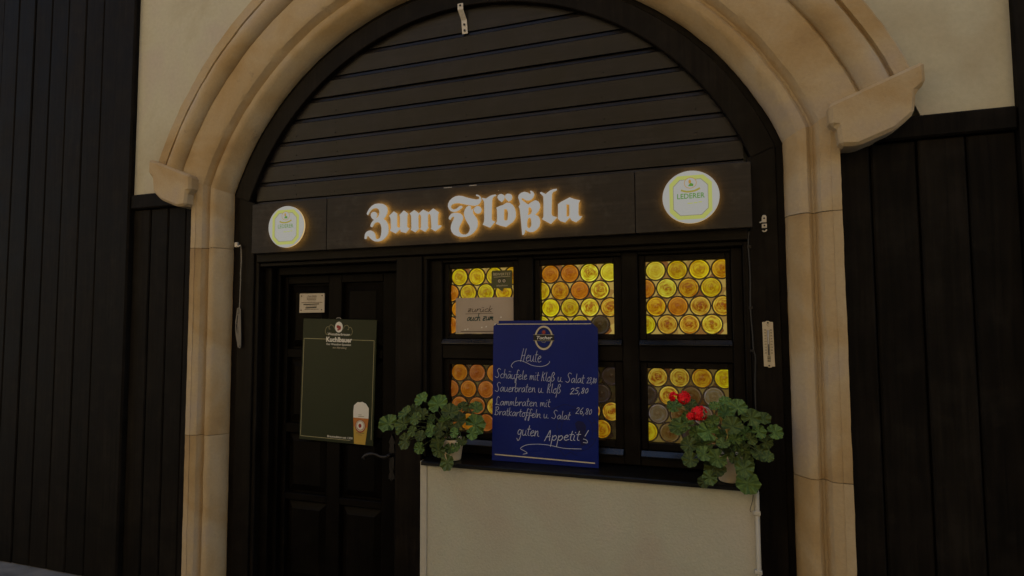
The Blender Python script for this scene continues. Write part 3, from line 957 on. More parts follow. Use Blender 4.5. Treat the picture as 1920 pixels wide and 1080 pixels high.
for sgn in (-1, 1):
    for a, b_, l_ in ((0, .95, 0), (.95, 2.054, 0), (2.054, 2.391, 1)):
        jamb(sgn, a, b_, l_)
    # label stop carrying the outer mouldings
    a = A0 if sgn > 0 else math.pi - A0
    rx, rz = math.cos(a), math.sin(a)
    pts = [(CX + r * rx, CZ + r * rz - dz) for r, dz in ((1.812, -.03), (2.175, -.03), (2.175, .06), (2.14, .075), (2.13, .16), (2.06, .19), (1.92, .19), (1.85, .16), (1.84, .075), (1.812, .06))]
    prism('label_stop', pts, -.162, -.02, 'stone', arch, 0.014)

# ------------------------------------------------------------------ wooden shopfront inside the arch
shop = thing('wooden_shopfront', 'dark stained timber shopfront with plank tympanum filling the stone arch', 'shopfront', (CX, 0, 0))
vs, fs = sweep_arc([(R_IN, .06), (R_IN, .004), (R_IN + .004, 0), (R_FRAME - .004, 0), (R_FRAME, .004), (R_FRAME, .026), (R_STONE + .01, .026)], A0 - .004, math.pi - A0 + .004, 96)
mk('arch_frame', vs, fs, 'frame', shop)
# tympanum planks
LINES = [2.20, 2.335, 2.448, 2.565, 2.680, 2.808, 2.920, 3.037, 3.161, 3.31]
rnd = random.Random(5)
for i in range(len(LINES) - 1):
    z0, z1 = LINES[i] + .003, LINES[i + 1] - .003
    def hw(z):
        d = 1.56 ** 2 - (z - CZ) ** 2
        return min(math.sqrt(max(d, .0)), 1.37)
    h0, h1 = max(hw(z0), .25), max(hw(z1), .12)
    yf = .030 + rnd.uniform(-.002, .002)
    a, c = h0, h1
    # profiled board: sloping quirk under the groove, then a lifted arris that catches the sky
    pr = [(yf, z0, 0), (yf - .002, z1 - .022, 1), (yf + .003, z1 - .0165, 1), (yf + .007, z1, 1), (.06, z1, 1), (.06, z0, 0)]
    vs = []
    for sg in (-1, 1):
        for y, z, _ in pr:
            hx = a + (c - a) * (z - z0) / (z1 - z0)
            vs.append(Vector((CX + sg * hx, y, z)))
    n = len(pr)
    fs = [[k, k + n, (k + 1) % n + n, (k + 1) % n] for k in range(n)] + [list(range(n)), list(range(2 * n - 1, n - 1, -1))]
    mk('plank', vs, fs, 'plank', shop)
nails = []
rn_ = random.Random(8)
for i in range(1, len(LINES) - 1):
    for x in (-1.28, -1.0, -.19, .55, .98):
        for dz in (.03, .085):
            z = LINES[i] + dz + rn_.uniform(-.006, .006)
            xx = x + rn_.uniform(-.012, .012)
            if math.hypot(xx - CX, z - CZ) < 1.46 and z < 3.14:
                nails.append(tube_geo([(xx, .0345, z), (xx, .0265, z)], .0026, 7))
mk('nail_heads', *join(*nails), 'black', shop, kind='stuff')
vs, fs = flat([(CX - 1.5, 1.95), (CX + 1.5, 1.95), (CX + 1.5, 2.4), (CX + .9, 3.1), (CX, 3.38), (CX - .9, 3.1), (CX - 1.5, 2.4)], .058)
mk('backing', vs, fs, 'black', shop)
# posts
TA = math.tan(A0)
prism('post', [(-1.655, .002), (-1.540, .002), (-1.540, CZ + (CX + 1.540) * TA), (-1.655, CZ + (CX + 1.655) * TA)], 0, .1, 'frame', shop, .003)
box('outer_strip', XL - .01, -1.656, .028, .1, .002, 2.385, 'frame', shop, .003)
prism('post', [(1.192, .002), (1.312, .002), (1.312, CZ + (1.312 - CX) * TA), (1.192, CZ + (1.192 - CX) * TA)], 0, .1, 'frame', shop, .003)
box('outer_strip', 1.3135, XR + .01, .028, .1, .002, 2.385, 'frame', shop, .003)
box('inner_strip', -1.539, -1.512, .012, .1, .002, 2.2, 'frame', shop, .003)
box('post', -.583, -.428, 0, .14, .002, 1.958, 'frame', shop, .004)
box('inner_strip', -.427, -.405, .014, .14, .9, 1.957, 'frame', shop, .003)
box('inner_strip', 1.166, 1.1905, .006, .14, .9, 1.957, 'frame', shop, .003)
# transom under the fascia
box('transom', -1.51, 1.19, -.012, .14, 1.962, 2.03, 'beam', shop, .004)
box('transom_moulding', -1.505, 1.185, .012, .14, 1.938, 1.9605, 'beam', shop, .004)

# ------------------------------------------------------------------ fascia with lit lettering
fas = thing('fascia_sign', 'long brown fascia board with glowing white blackletter pub name', 'sign', (-.15, -.045, 2.011))
for xa, xb, yo in ((-1.519, -1.0015, 0), (-.9985, .7015, .0015), (.7045, 1.206, -.001)):
    box('fascia_panel', xa, xb, -.045 + yo, .0 + yo, 2.011, 2.303, 'fascia', fas, .0025)
for xa, xb in ((-.284, -.237), (-.139, -.098)):  # pale strips put in for slits of light along the fascia top
    box('painted_light_slit', xa, xb, -.036, -.02, 2.3035, 2.3075, 'zinc', fas, .001)
for i, polys in enumerate(LETTERS):
    pl = [[(x / 1000, z / 1000) for x, z in p] for p in polys]
    vs, fs = curve_geo(pl, -.066, .007)
    me = mesh('letter', vs, fs, ['letter', 'letter_edge', 'letter_side'])
    idx = []
    for p in me.polygons:
        idx.append((0 if p.center.y < -.0625 else 2) if abs(p.normal.y) > .9 else 1)
    bpy.data.meshes.remove(me)
    mk('letter', vs, fs, ['letter', 'letter_edge', 'letter_side'], fas, idx=idx)

def round_sign(cx, cz, label, strong):
    t = thing('round_beer_sign', label, 'sign', (cx, -.045, cz - .117), 'round lit signs on the fascia')
    n = 56
    r = .1165
    rx = r * 1.03
    vs = [Vector((cx, -.078, cz))]
    rings = [(1.0, -.078), (1.02, -.074), (1.02, -.064), (.9, -.0635)]
    fs, idx = [], []
    for s, y in rings:
        for k in range(n):
            a = 2 * math.pi * k / n
            vs.append(Vector((cx + rx * s * math.cos(a), y, cz + r * s * math.sin(a))))
    for k in range(n):
        k2 = (k + 1) % n
        fs.append([0, 1 + k, 1 + k2]); idx.append(0)
        for q in range(3):
            fs.append([1 + q * n + k, 1 + (q + 1) * n + k, 1 + (q + 1) * n + k2, 1 + q * n + k2]); idx.append(q)
    mk('light_disc', vs, fs, ['disc', 'disc_side', 'disc_halo'], t, idx=idx)
    mk('mount', *prism_geo(ellipse(cx, cz, .07, .07, 24), -.063, -.0445), 'frame', t)
    def octa(s):
        w, h, c = .092 * s, .100 * s, .036 * s
        return [(cx + x, cz - .003 + z) for x, z in ((-w + c, -h), (w - c, -h), (w, -h + c), (w, h - c), (w - c, h), (-w + c, h), (-w, h - c), (-w, -h + c))]
    def clip(pts):
        out = []
        for x, z in pts:
            q = math.hypot((x - cx) / rx, (z - cz) / r)
            if q > .985:
                x, z = cx + (x - cx) / q * .985, cz + (z - cz) / q * .985
            out.append((x, z))
        return out
    def dense(p, k=6):
        return [(p[i][0] + (p[(i + 1) % 8][0] - p[i][0]) * j / k, p[i][1] + (p[(i + 1) % 8][1] - p[i][1]) * j / k) for i in range(8) for j in range(k)]
    mk('printed_border', *ring_flat(clip(dense(octa(.99))), dense(octa(.82)), -.0795), 'disc_yellow', t)
    mk('printed_line', *ring_flat(dense(octa(.815)), dense(octa(.797)), -.0795), 'disc_line', t)
    mk('printed_medallion', *ring_flat(ellipse(cx, cz + .062, .027, .025), ellipse(cx, cz + .062, .0245, .0225), -.0805), 'disc_orange', t)
    mk('medallion_ground', *flat(ellipse(cx, cz + .062, .0244, .0224), -.0803), 'disc', t)
    mk('printed_crest', *join(flat([(cx - .010, cz + .048), (cx + .012, cz + .046), (cx + .013, cz + .056), (cx + .002, cz + .062), (cx - .006, cz + .054)], -.0812)), 'disc_green', t)
    mk('printed_figure', *join(flat([(cx - .007, cz + .060), (cx + .002, cz + .058), (cx + .004, cz + .070), (cx - .002, cz + .079), (cx - .008, cz + .072)], -.0811)), 'disc_orange', t)
    bn = smooth_line([(cx - .038, cz + .030), (cx - .02, cz + .024), (cx, cz + .023), (cx + .02, cz + .026), (cx + .038, cz + .034)])
    mk('printed_banner', *ribbon_geo(bn, .008, -.0808), 'disc_gold', t)
    mk('printed_name', *text_geo('LEDERER', cx, cz - .008, -.0808, .023 if strong else .022, .118 if strong else .105, .012 if strong else 0), 'disc_green', t)
    mk('printed_subtitle', *join(*[ribbon_geo([(cx + q, cz - .03 + p), (cx + q + w, cz - .03 + p * 1.1)], .004, -.0808) for q, w, p in ((-.012, .02, 0), (.015, .012, .001), (.034, .012, .003))]), 'disc_yellow', t)
    return t
round_sign(-1.249, 2.151, 'glowing round beer sign at door end of fascia, farther and paler', False)
round_sign(.951, 2.158, 'glowing round beer sign at window end of fascia, nearer with bold green name', True)

# ------------------------------------------------------------------ door
door = thing('panelled_door', 'dark brown panelled wooden door set back beside the windows', 'door', (-1.05, .12, 0))
box('door_frame', -1.51, -1.452, .05, .16, .004, 1.937, 'door', door, .004)
box('door_frame', -1.451, -1.418, .085, .16, .004, 1.937, 'door', door, .003)
box('door_frame', -1.417, -.584, .07, .16, 1.888, 1.937, 'door', door, .004)
box('door_leaf', -1.417, -.584, .15, .17, .01, 1.887, 'door', door, .002)
xs = [(-1.416, -1.387), (-1.097, -1.009), (-.733, -.585)]
for a, b_ in xs:
    box('stile', a, b_, .118, .15, .011, 1.886, 'door', door, .003)
rows = [(1.451, 1.838), (1.013, 1.399), (.605, .957), (.10, .566)]
zr = [(.011, .10), (.566, .605), (.957, 1.013), (1.399, 1.451), (1.838, 1.886)]
for a, b_ in ((-1.387, -1.097), (-1.009, -.733)):
    for z0, z1 in zr:
        box('rail', a, b_, .119, .15, z0, z1, 'door', door, .003)
    for z0, z1 in rows:
        # raised field with sloping margins
        o_, i_ = .012, .045
        P_ = [(a + o_, .146, z0 + o_), (b_ - o_, .146, z0 + o_), (b_ - o_, .146, z1 - o_), (a + o_, .146, z1 - o_),
              (a + i_, .130, z0 + i_), (b_ - i_, .130, z0 + i_), (b_ - i_, .130, z1 - i_), (a + i_, .130, z1 - i_),
              (a + i_ + .006, .126, z0 + i_ + .006), (b_ - i_ - .006, .126, z0 + i_ + .006), (b_ - i_ - .006, .126, z1 - i_ - .006), (a + i_ + .006, .126, z1 - i_ - .006)]
        fs = [[8, 9, 10, 11]]
        for k in range(4):
            k2 = (k + 1) % 4
            fs += [[k, k2, k2 + 4, k + 4], [k + 4, k2 + 4, k2 + 8, k + 8]]
        mk('door_panel', P_, fs, 'door', door)
# wrought handle with ornate plate
hp = [(-.664, .725), (-.650, .742), (-.640, .735), (-.645, .760), (-.652, .775), (-.648, .80), (-.646, .90), (-.652, .925), (-.642, .94), (-.650, .955), (-.664, .985),
      (-.678, .955), (-.686, .94), (-.676, .925), (-.682, .90), (-.680, .80), (-.676, .775), (-.683, .760), (-.688, .735), (-.678, .742)]
hd = prism('door_handle', hp, .108, .118, 'iron', door, .0015)
mk('lever', *join(tube_geo([(-.664, .11, .872), (-.664, .065, .872)], .012, 10), tube_geo(smooth_line([(-.664, .065, .872), (-.70, .062, .868), (-.74, .062, .880), (-.785, .062, .876), (-.815, .062, .858), (-.805, .062, .846)]), [.009] * 5 + [.007] * 5 + [.011] * 8 + [.006] * 3, 8)), 'iron', hd, smooth=True)
mk('keyhole_cover', *tube_geo([(-.664, .107, .79), (-.664, .104, .79)], .009, 12), 'iron', hd)

# ------------------------------------------------------------------ leaded windows
wf = thing('window_frame', 'dark timber window frame with mullions holding six bottle glass casements', 'window frame', (.38, .08, .92))
for xa, xb in ((-.404, -.330), (.094, .176), (.621, .698), (1.117, 1.1655)):
    box('mullion', xa, xb, .05 if .0 < xa < 1 else .045, .16, .925, 1.937, 'frame', wf, .004)
for xa, xb in ((-.3295, .0935), (.1765, .6205), (.6985, 1.1165)):
    for z0, z1 in ((.925, .968), (1.412, 1.487), (1.921, 1.937)):
        box('transom_bar', xa, xb, .052, .16, z0, z1, 'beam', wf, .003)
WIN = [((-.3285, .0925), (-.299, .063)), ((.1775, .6195), (.207, .579)), ((.6995, 1.1155), (.731, 1.094))]
ROWZ = [((1.489, 1.9195), (1.541, 1.889)), ((.970, 1.4105), (1.029, 1.379))]
WLAB = [['leaded bottle glass casement above the door side flower, with paper notice and sticker', 'leaded bottle glass casement half hidden behind the top of the blue menu board', 'unobstructed square bottle glass casement glowing gold at the upper end farthest from the door'],
        ['orange bottle glass casement directly behind the geranium nearest the door', 'dim bottle glass casement mostly covered by the blue menu board', 'partly dark bottle glass casement behind the red geranium flowers']]
Yl, Am, Or, Dk = (.40, .30, .003), (.37, .20, .003), (.33, .115, .003), (.085, .048, .008)
YG, Br, Gy = (.44, .36, .015), (.22, .10, .01), (.105, .075, .026)
PAL = {'Y': (Yl, .7), 'A': (Am, .85), 'O': (Or, .6), 'D': (Dk, .8), 'G': (YG, .95), 'B': ((.37, .23, .012), 1.0), 'S': (Gy, .4), 'K': ((.024, .017, .007), .5), 'g': (YG, .35), 'R': ((.26, .075, .006), .6)}
# colours row by row, left to right, as they glow in each casement
CODE = [[['YYYA', 'OYYYA', 'OYYY', 'OAYY'], ['OOGg', 'YAOG', 'YYGB', 'YYYK'], ['gYYA', 'OGAY', 'AOBB', 'YBBG']],
        [['OROR', 'RORR', 'RRBR', 'RORO'], ['DKKK', 'KKKK', 'SDBB', 'ADBA'], ['BBAY', 'KBDS', 'SDSD', 'YDKD']]]
RR, PITCH = .0447, .1008

def disc_geo(cx, cz, x0, x1, z0, z1):
    """dished blown disc with ripples, cut off at the sash edge"""
    vs, fs = [], []
    prof = [(0, -.010), (.05, -.011), (.12, -.0075), (.22, -.0062), (.30, -.0050), (.38, -.0058), (.48, -.0042), (.60, -.0048), (.74, -.0030), (.88, -.0034), (1.0, 0)]
    n = 30
    for s, y in prof:
        for k in range(n):
            a = 2 * math.pi * k / n
            x, z = RR * s * math.cos(a), RR * s * math.sin(a)
            vs.append(Vector((min(max(x, x0 - cx), x1 - cx), y, min(max(z, z0 - cz), z1 - cz))))
    for i in range(len(prof) - 1):
        for k in range(n):
            k2 = (k + 1) % n
            fs.append([i * n + k, (i + 1) * n + k, (i + 1) * n + k2, i * n + k2])
    return vs, fs
full = mesh('roundel', *disc_geo(0, 0, -1, 1, -1, 1), 'glass', True)

for ri in range(2):
    for ci in range(3):
        (sx0, sx1), (gx0, gx1) = WIN[ci]
        (sz0, sz1), (gz0, gz1) = ROWZ[ri]
        t = thing('casement_window', WLAB[ri][ci], 'window', ((sx0 + sx1) / 2, .1, sz0), 'leaded bottle glass casements')
        yb = .068
        box('sash_stile', sx0, gx0, yb, .13, sz0 + .026, sz1, 'frame', t, .003)
        box('sash_stile', gx1, sx1, yb, .13, sz0 + .026, sz1, 'frame', t, .003)
        box('sash_rail', gx0, gx1, yb + .001, .13, gz1, sz1 - .001, 'beam', t, .003)
        box('sash_rail', gx0, gx1, yb + .001, .13, sz0 + .027, gz0, 'beam', t, .003)
        # weather bar with sloping top
        wb = [(.030, sz0 + .001), (.13, sz0 + .001), (.13, sz0 + .0255), (.051, sz0 + .0255), (.030, sz0 + .0045)]
        vs = [Vector((x, y, z)) for x in (sx0 + .002, sx1 - .002) for y, z in wb]
        fs = [[0, 1, 2, 3, 4][::-1], [5, 6, 7, 8, 9]] + [[k, (k + 1) % 5, (k + 1) % 5 + 5, k + 5] for k in range(5)]
        mk('weather_bar', vs, [f[::-1] for f in fs], 'gloss_bar', t)
        gy = .104
        fl = mk('filler_glass', *flat([(gx0, gz0), (gx1, gz0), (gx1, gz1), (gx0, gz1)], gy + .004), 'filler', t)
        lit = [[1, 1, .9], [.14, .05, .28]][ri][ci]
        fl.color = (lit, lit, lit, 1)
        lead = []
        rz0 = gz1 - .0425
        for row in range(4):
            code = CODE[ri][ci][row]
            cz = rz0 - row * .0866
            cxs = [gx0 + .046 + PITCH * k for k in range(4)] if row % 2 == 0 else [gx0 - .004 + PITCH * k for k in range(4)]
            for k, cx in enumerate(cxs):
                whole = gx0 + .001 <= cx - RR and cx + RR <= gx1 - .001 and cz - RR >= gz0 + .001 and cz + RR <= gz1 - .001
                if whole:
                    me = full
                else:
                    me = mesh('roundel_cut', *disc_geo(cx, cz, gx0 + .0005, gx1 - .0005, gz0 + .0005, gz1 - .0005), 'glass', True)
                o = link('roundel', me, t, Vector((cx, gy - .001, cz)) - ORG[t])
                col, con = PAL[code[k % len(code)]]
                j = (1 + random.uniform(-.12, .12)) * (1.0 if ri == 0 else (.72, .8, .75)[ci])
                o.color = (col[0] * j, col[1] * j * (1 + random.uniform(-.1, .1)), col[2], con)
                # lead came: flat H-profile ring
                n = 28
                lv, lf = [], []
                for q, (rr, yy) in enumerate(((RR - .0012, gy - .001), (RR + .0002, gy - .0055), (RR + .0052, gy - .0055), (RR + .006, gy + .003))):
                    for s in range(n):
                        a = 2 * math.pi * s / n
                        lv.append(Vector((min(max(cx + rr * math.cos(a), gx0), gx1), yy, min(max(cz + rr * math.sin(a), gz0), gz1))))
                for q in range(3):
                    for s in range(n):
                        s2 = (s + 1) % n
                        lf.append([q * n + s, (q + 1) * n + s, (q + 1) * n + s2, q * n + s2])
                lead.append((lv, lf))
        mk('lead_came', *join(*lead), 'lead', t)

# ------------------------------------------------------------------ sill and parapet
sl = [(-.100, .886), (.10, .886), (.10, .922), (-.094, .9045), (-.100, .900)]
vs = [Vector((x, y, z)) for x in (-.376, 1.192) for y, z in sl]
fs = [[4, 3, 2, 1, 0], [5, 6, 7, 8, 9]] + [[k, (k + 1) % 5, (k + 1) % 5 + 5, k + 5] for k in range(5)]
sill = mk('window_sill', vs, fs, 'black')
tag(sill, 'long black painted sill board under the bottle glass windows', 'window sill')
par = thing('parapet_wall', 'pale rough plastered low wall under the black window sill', 'wall', (.4, -.04, 0))
box('render', -.349, 1.197, -.085, .12, .001, .8855, 'parapet', par, .004)
box('corner_strip', -.387, -.350, -.088, .12, .001, .9035, 'conduit', par, .004)
con = thing('cable_conduit', 'thin white conduit with clips up the wall edge below the flowering geranium', 'conduit', (1.186, -.095, .0))
mk('pipe', *tube_geo([(1.184, -.094, .001), (1.186, -.094, .45), (1.186, -.094, .878)], .0075, 10), 'conduit', con, smooth=True)
for z in (.30, .56, .80):
    box('clip', 1.170, 1.199, -.104, -.085, z - .008, z + .008, 'conduit', con, .002)

# ------------------------------------------------------------------ blue menu board
BX, BZ = .240, .9135
blue = thing('menu_board', 'blue menu board with handwritten white specials leaning on the sill', 'menu board', (BX, -.012, BZ), rot=(R(-2.6), 0, R(0)))
def B(x, z):
    return (x - BX, z - BZ)
w0, w1, h0, h1 = -.268, .268, 0, .684
pan = [(w0, h0), (w1, h0), (w1, h1 - .028), (w1 - .030, h1), (w0 + .022, h1), (w0, h1 - .014)]
prism('panel', pan, 0, .006, 'blue_board', blue, .001, local=True)
prism('back_panel', [(w0 + .02, h1 - .1), (w1 - .036, h1 - .1), (w1 - .036, h1 + .013), (w0 + .026, h1 + .013)], .0075, .012, 'blue_board', blue, local=True)
mk('printed_line', *ribbon_geo([(w0 + .022, h1 - .005), (w1 - .034, h1 - .005)], .004, -.0008), 'cream', blue, local=True)
mk('printed_line', *ribbon_geo([B(-.010, .944), B(.489, .936)], .0055, -.0008), 'cream', blue, local=True)
lx, lz = B(.239, 1.524)
mk('logo_ring', *ring_flat(ellipse(lx, lz, .047, .060), ellipse(lx, lz, .039, .051), -.0008), 'cream', blue, local=True)
mk('logo_ground', *ring_flat(ellipse(lx, lz, .039, .051), ellipse(lx, lz, .036, .047), -.0009), 'black_print', blue, local=True)
mk('logo_band', *flat([(lx - .053, lz - .013), (lx + .053, lz - .013), (lx + .053, lz + .014), (lx - .053, lz + .014)], -.0012), 'black_print', blue, local=True)
mk('logo_band_line', *join(ribbon_geo([(lx - .053, lz + .0155), (lx + .053, lz + .0155)], .0017, -.0013), ribbon_geo([(lx - .053, lz - .0145), (lx + .053, lz - .0145)], .0017, -.0013), line_loop([(lx - .010, lz - .018), (lx - .006, lz - .022), (lx + .006, lz - .022), (lx + .010, lz - .018)], .0015, -.0013)), 'gold', blue, local=True)
mk('logo_name', *text_geo('Tucher', lx, lz - .007, -.0016, .016, .080, .02, .25), 'white', blue, local=True)
mk('logo_head', *flat(ellipse(lx, lz + .027, .008, .009, 14), -.0012), 'red_print', blue, local=True)
mk('logo_detail', *ring_flat(ellipse(lx, lz + .026, .012, .013, 20), ellipse(lx, lz + .026, .010, .011, 20), -.0012), 'grey_ink', blue, local=True)
# faint printed seal in the lower corner
sx_, sz_ = B(.405, 1.085)
seal = [ring_flat(ellipse(sx_, sz_, a, a, 48), ellipse(sx_, sz_, a - .0025, a - .0025, 48), -.0006) for a in (.100, .078)]
seal = [([v for v in vs], fs) for vs, fs in seal]
seal.append(flat([(sx_ - .01, sz_ + .03), (sx_ + .005, sz_ + .045), (sx_ + .03, sz_ + .04), (sx_ + .045, sz_ + .02), (sx_ + .04, sz_ - .02), (sx_ + .05, sz_ - .06), (sx_ + .02, sz_ - .07), (sx_ + .005, sz_ - .02)], -.0006))
seal.append(line_loop([(sx_ - .13, sz_ + .09), (sx_ - .06, sz_ + .12), (sx_ + .0, sz_ + .105)], .0025, -.0006))
seal.append(line_loop([(sx_ - .10, sz_ - .08), (sx_ - .06, sz_ - .125), (sx_ - .03, sz_ - .105), (sx_ + .0, sz_ - .12)], .0025, -.0006))
for k in range(14):
    a = 2 * math.pi * k / 14
    p, q = (sx_ + .082 * math.cos(a), sz_ + .082 * math.sin(a)), (sx_ + .096 * math.cos(a), sz_ + .096 * math.sin(a))
    seal.append(ribbon_geo([p, q], .003, -.0006))
sv, sf = join(*seal)
sv = [Vector((min(v.x, w1 - .003), v.y, v.z)) for v in sv]
mk('printed_seal', sv, sf, 'blue_print', blue, local=True)
T = -.0018
HW = .0022
def H(name, s, xa, za, xb, zb, xh, seed, w=HW, slant=.2):
    (x0, z0), (x1, z1) = B(xa, za), B(xb, zb)
    mk(name, *hand(s, x0, z0, x1, z1, xh, w, T, slant, seed=seed), 'chalk', blue, local=True)
H('handwriting', 'Heute', .118, 1.407, .226, 1.403, .031, 1, slant=.15)
H('handwriting', 'Schäufele mit Kloß u. Salat', -.012, 1.322, .440, 1.306, .0225, 2, slant=.12)
H('handwriting', '23,80', .452, 1.308, .500, 1.309, .0155, 3, .002)
H('handwriting', 'Sauerbraten u. Kloß', -.012, 1.254, .326, 1.256, .0225, 4, slant=.12)
H('handwriting', '25,80', .370, 1.252, .462, 1.262, .0165, 5, .0026)
H('handwriting', 'Lammbraten mit', -.012, 1.186, .272, 1.188, .0205, 6, slant=.12)
H('handwriting', 'Bratkartoffeln u. Salat', -.014, 1.138, .372, 1.131, .020, 7, slant=.12)
H('handwriting', '26,80', .397, 1.162, .478, 1.160, .0175, 8)
H('handwriting', 'guten', .104, 1.046, .216, 1.044, .027, 9, .0028, .15)
H('handwriting', 'Appetit', .245, 1.026, .418, 1.036, .0245, 10, .0032, .2)
ex = [B(*p) for p in ((.461, 1.086), (.444, 1.058))]
mk('handwriting', *join(ribbon_geo(ex, .0032, T), ribbon_geo(smooth_line([B(*p) for p in ((.436, 1.045), (.452, 1.040), (.455, 1.028), (.436, 1.029))]), .0028, T)), 'chalk', blue, local=True)
for pts in ([(.077, 1.375), (.071, 1.385), (.087, 1.403), (.118, 1.41), (.149, 1.401), (.179, 1.388), (.218, 1.383), (.248, 1.388), (.267, 1.401), (.269, 1.409)],
            [(.136, .955), (.157, .961), (.142, .971), (.123, .982), (.154, 1.0), (.207, 1.007), (.267, 1.006), (.341, .996), (.426, .998)]):
    mk('flourish', *ribbon_geo(smooth_line([B(*p) for p in pts], 6), .0024, T), 'chalk', blue, local=True)

# ------------------------------------------------------------------ green brewery board on the door
GX, GZ = -1.0235, .921
gb = thing('brewery_board', 'dark green enamel beer board with blank centre hanging on the door', 'advertising board', (GX, .094, GZ), rot=(0, R(1.45), 0))
gw, gh = .249, .704
prism('panel', [(-gw, 0), (gw, 0), (gw, gh), (-gw, gh)], 0, .008, 'green_board', gb, .002, local=True)
fy = -.0008
ft = gh - .117
mk('printed_frame', *join(line_loop([(-.075, ft), (-gw + .011, ft), (-gw + .011, .02), (.10, .02)], .0028, fy), line_loop([(.095, ft), (gw - .013, ft), (gw - .013, .035)], .0028, fy)), 'gold', gb, local=True)
ex_, ez_ = .0, gh - .046
mk('emblem', *flat(ellipse(ex_, ez_, .026, .031), fy - .0004), 'white', gb, local=True)
mk('emblem_figure', *join(flat(ellipse(ex_ - .006, ez_ + .002, .010, .010, 12), fy - .0008), flat(ellipse(ex_ + .006, ez_ - .004, .009, .013, 12), fy - .0009), flat(ellipse(ex_ - .004, ez_ - .015, .006, .006, 10), fy - .001)), 'red_print', gb, local=True)
for s in (-1, 1):
    sw = []
    for pts in ([(.028, -.012), (.038, .006), (.055, .012), (.066, .002), (.066, -.012), (.058, -.012)], [(.066, .0), (.080, .0), (.090, -.016), (.092, -.030), (.082, -.044), (.072, -.044)]):
        sw.append(ribbon_geo(smooth_line([(ex_ + s * x, ez_ + z) for x, z in pts]), .0018, fy))
    mk('printed_scroll', *join(*sw), 'gold', gb, local=True)
mk('printed_text', *text_geo('Weissbierbrauer', .001, gh - .094, fy, .0145, .152, .012), 'white', gb, local=True)
mk('printed_name', *text_geo('Kuchlbauer', .003, gh - .131, fy - .0004, .027, .175, .035), 'white', gb, local=True)
mk('printed_text', *text_geo('Der Weissbier-Spezialist', .002, gh - .151, fy, .0115, .165, .008), 'white', gb, local=True)
mk('printed_text', *text_geo('aus Abensberg', .008, gh - .169, fy, .0105, .095, .0, .4), 'cream', gb, local=True)
mk('printed_text', *text_geo('Brautradition seit 1300', .031, .027, fy, .0115, .168, .012), 'white', gb, local=True)
# printed beer glass
bx = .166
foam = [(bx - .050, .150), (bx - .051, .185), (bx - .048, .218), (bx - .025, .238), (bx - .008, .238), (bx + .006, .241), (bx + .030, .232), (bx + .049, .208), (bx + .050, .175), (bx + .049, .150)]
mk('printed_foam', *flat(foam, fy - .0004), 'white', gb, local=True)
mk('printed_beer', *flat([(bx - .040, .004), (bx + .033, .004), (bx + .044, .100), (bx - .046, .100)], fy - .0004), 'amber_print', gb, local=True)
mk('printed_beer_top', *flat([(bx - .046, .100), (bx + .044, .100), (bx + .049, .150), (bx - .050, .150)], fy - .0004), 'orange_print', gb, local=True)
mk('printed_label', *flat(ellipse(bx - .002, .105, .034, .036), fy - .0008), 'red_print', gb, local=True)
mk('printed_label_ring', *ring_flat(ellipse(bx - .002, .107, .030, .031), ellipse(bx - .002, .107, .024, .025), fy - .0012), 'cream', gb, local=True)
mk('printed_label_disc', *flat(ellipse(bx - .002, .108, .022, .023), fy - .0012), 'white', gb, local=True)
mk('printed_label_figure', *flat(ellipse(bx - .004, .107, .010, .012, 12), fy - .0016), 'red_print', gb, local=True)
mk('printed_glass_text', *join(ribbon_geo([(bx - .026, .066), (bx + .022, .067)], .003, fy - .0012), ribbon_geo([(bx - .012, .056), (bx + .010, .056)], .002, fy - .0012), ribbon_geo([(bx - .016, .167), (bx + .004, .168)], .0022, fy - .0012), ribbon_geo([(bx - .016, .158), (bx + .02, .160)], .0022, fy - .0012)), 'grey_ink', gb, local=True)
mk('hanger', *tube_geo([(-.022, .004, gh + .002), (-.018, .004, gh + .007), (.004, .004, gh + .007), (.008, .004, gh + .002)], .0016, 6), 'zinc', gb, local=True)

# ------------------------------------------------------------------ small plaque on the door
pq = thing('opening_hours_plaque', 'small white enamel plaque of opening hours screwed above the green board', 'plaque', (-1.207, .112, 1.664))
prism('plate', [(-1.2945, 1.664), (-1.119, 1.665), (-1.1185, 1.778), (-1.294, 1.779)], .106, .112, 'plaque', pq, .001)
for x, z in ((-1.279, 1.764), (-1.134, 1.764), (-1.281, 1.680), (-1.136, 1.681)):
    mk('screw', *tube_geo([(x, .1062, z), (x, .1035, z)], .0036, 8), 'iron', pq)
yq = .1052
mk('lettering', *join(text_geo('Zum Flößla', -1.205, 1.758, yq, .0085, .066, .01, .35), text_geo('Öffnungszeiten', -1.206, 1.733, yq, .0045, .052)), 'grey_ink', pq)
dash = []
rq = random.Random(3)
for z, xa, xb in ((1.751, -1.24, -1.175), (1.743, -1.24, -1.178), (1.7245, -1.278, -1.132), (1.704, -1.245, -1.17), (1.6845, -1.255, -1.158)):
    x = xa
    while x < xb:
        w = rq.uniform(.006, .02)
        dash.append(ribbon_geo([(x, z), (min(x + w, xb), z)], .0032, yq))
        x += w + .004
mk('small_print', *join(*dash), 'grey_ink', pq)
mk('taped_strip', *join(ribbon_geo([(-1.262, 1.713), (-1.156, 1.7155)], .0055, yq - .0006), ribbon_geo([(-1.247, 1.6935), (-1.174, 1.696)], .0065, yq - .0006)), 'black_print', pq)

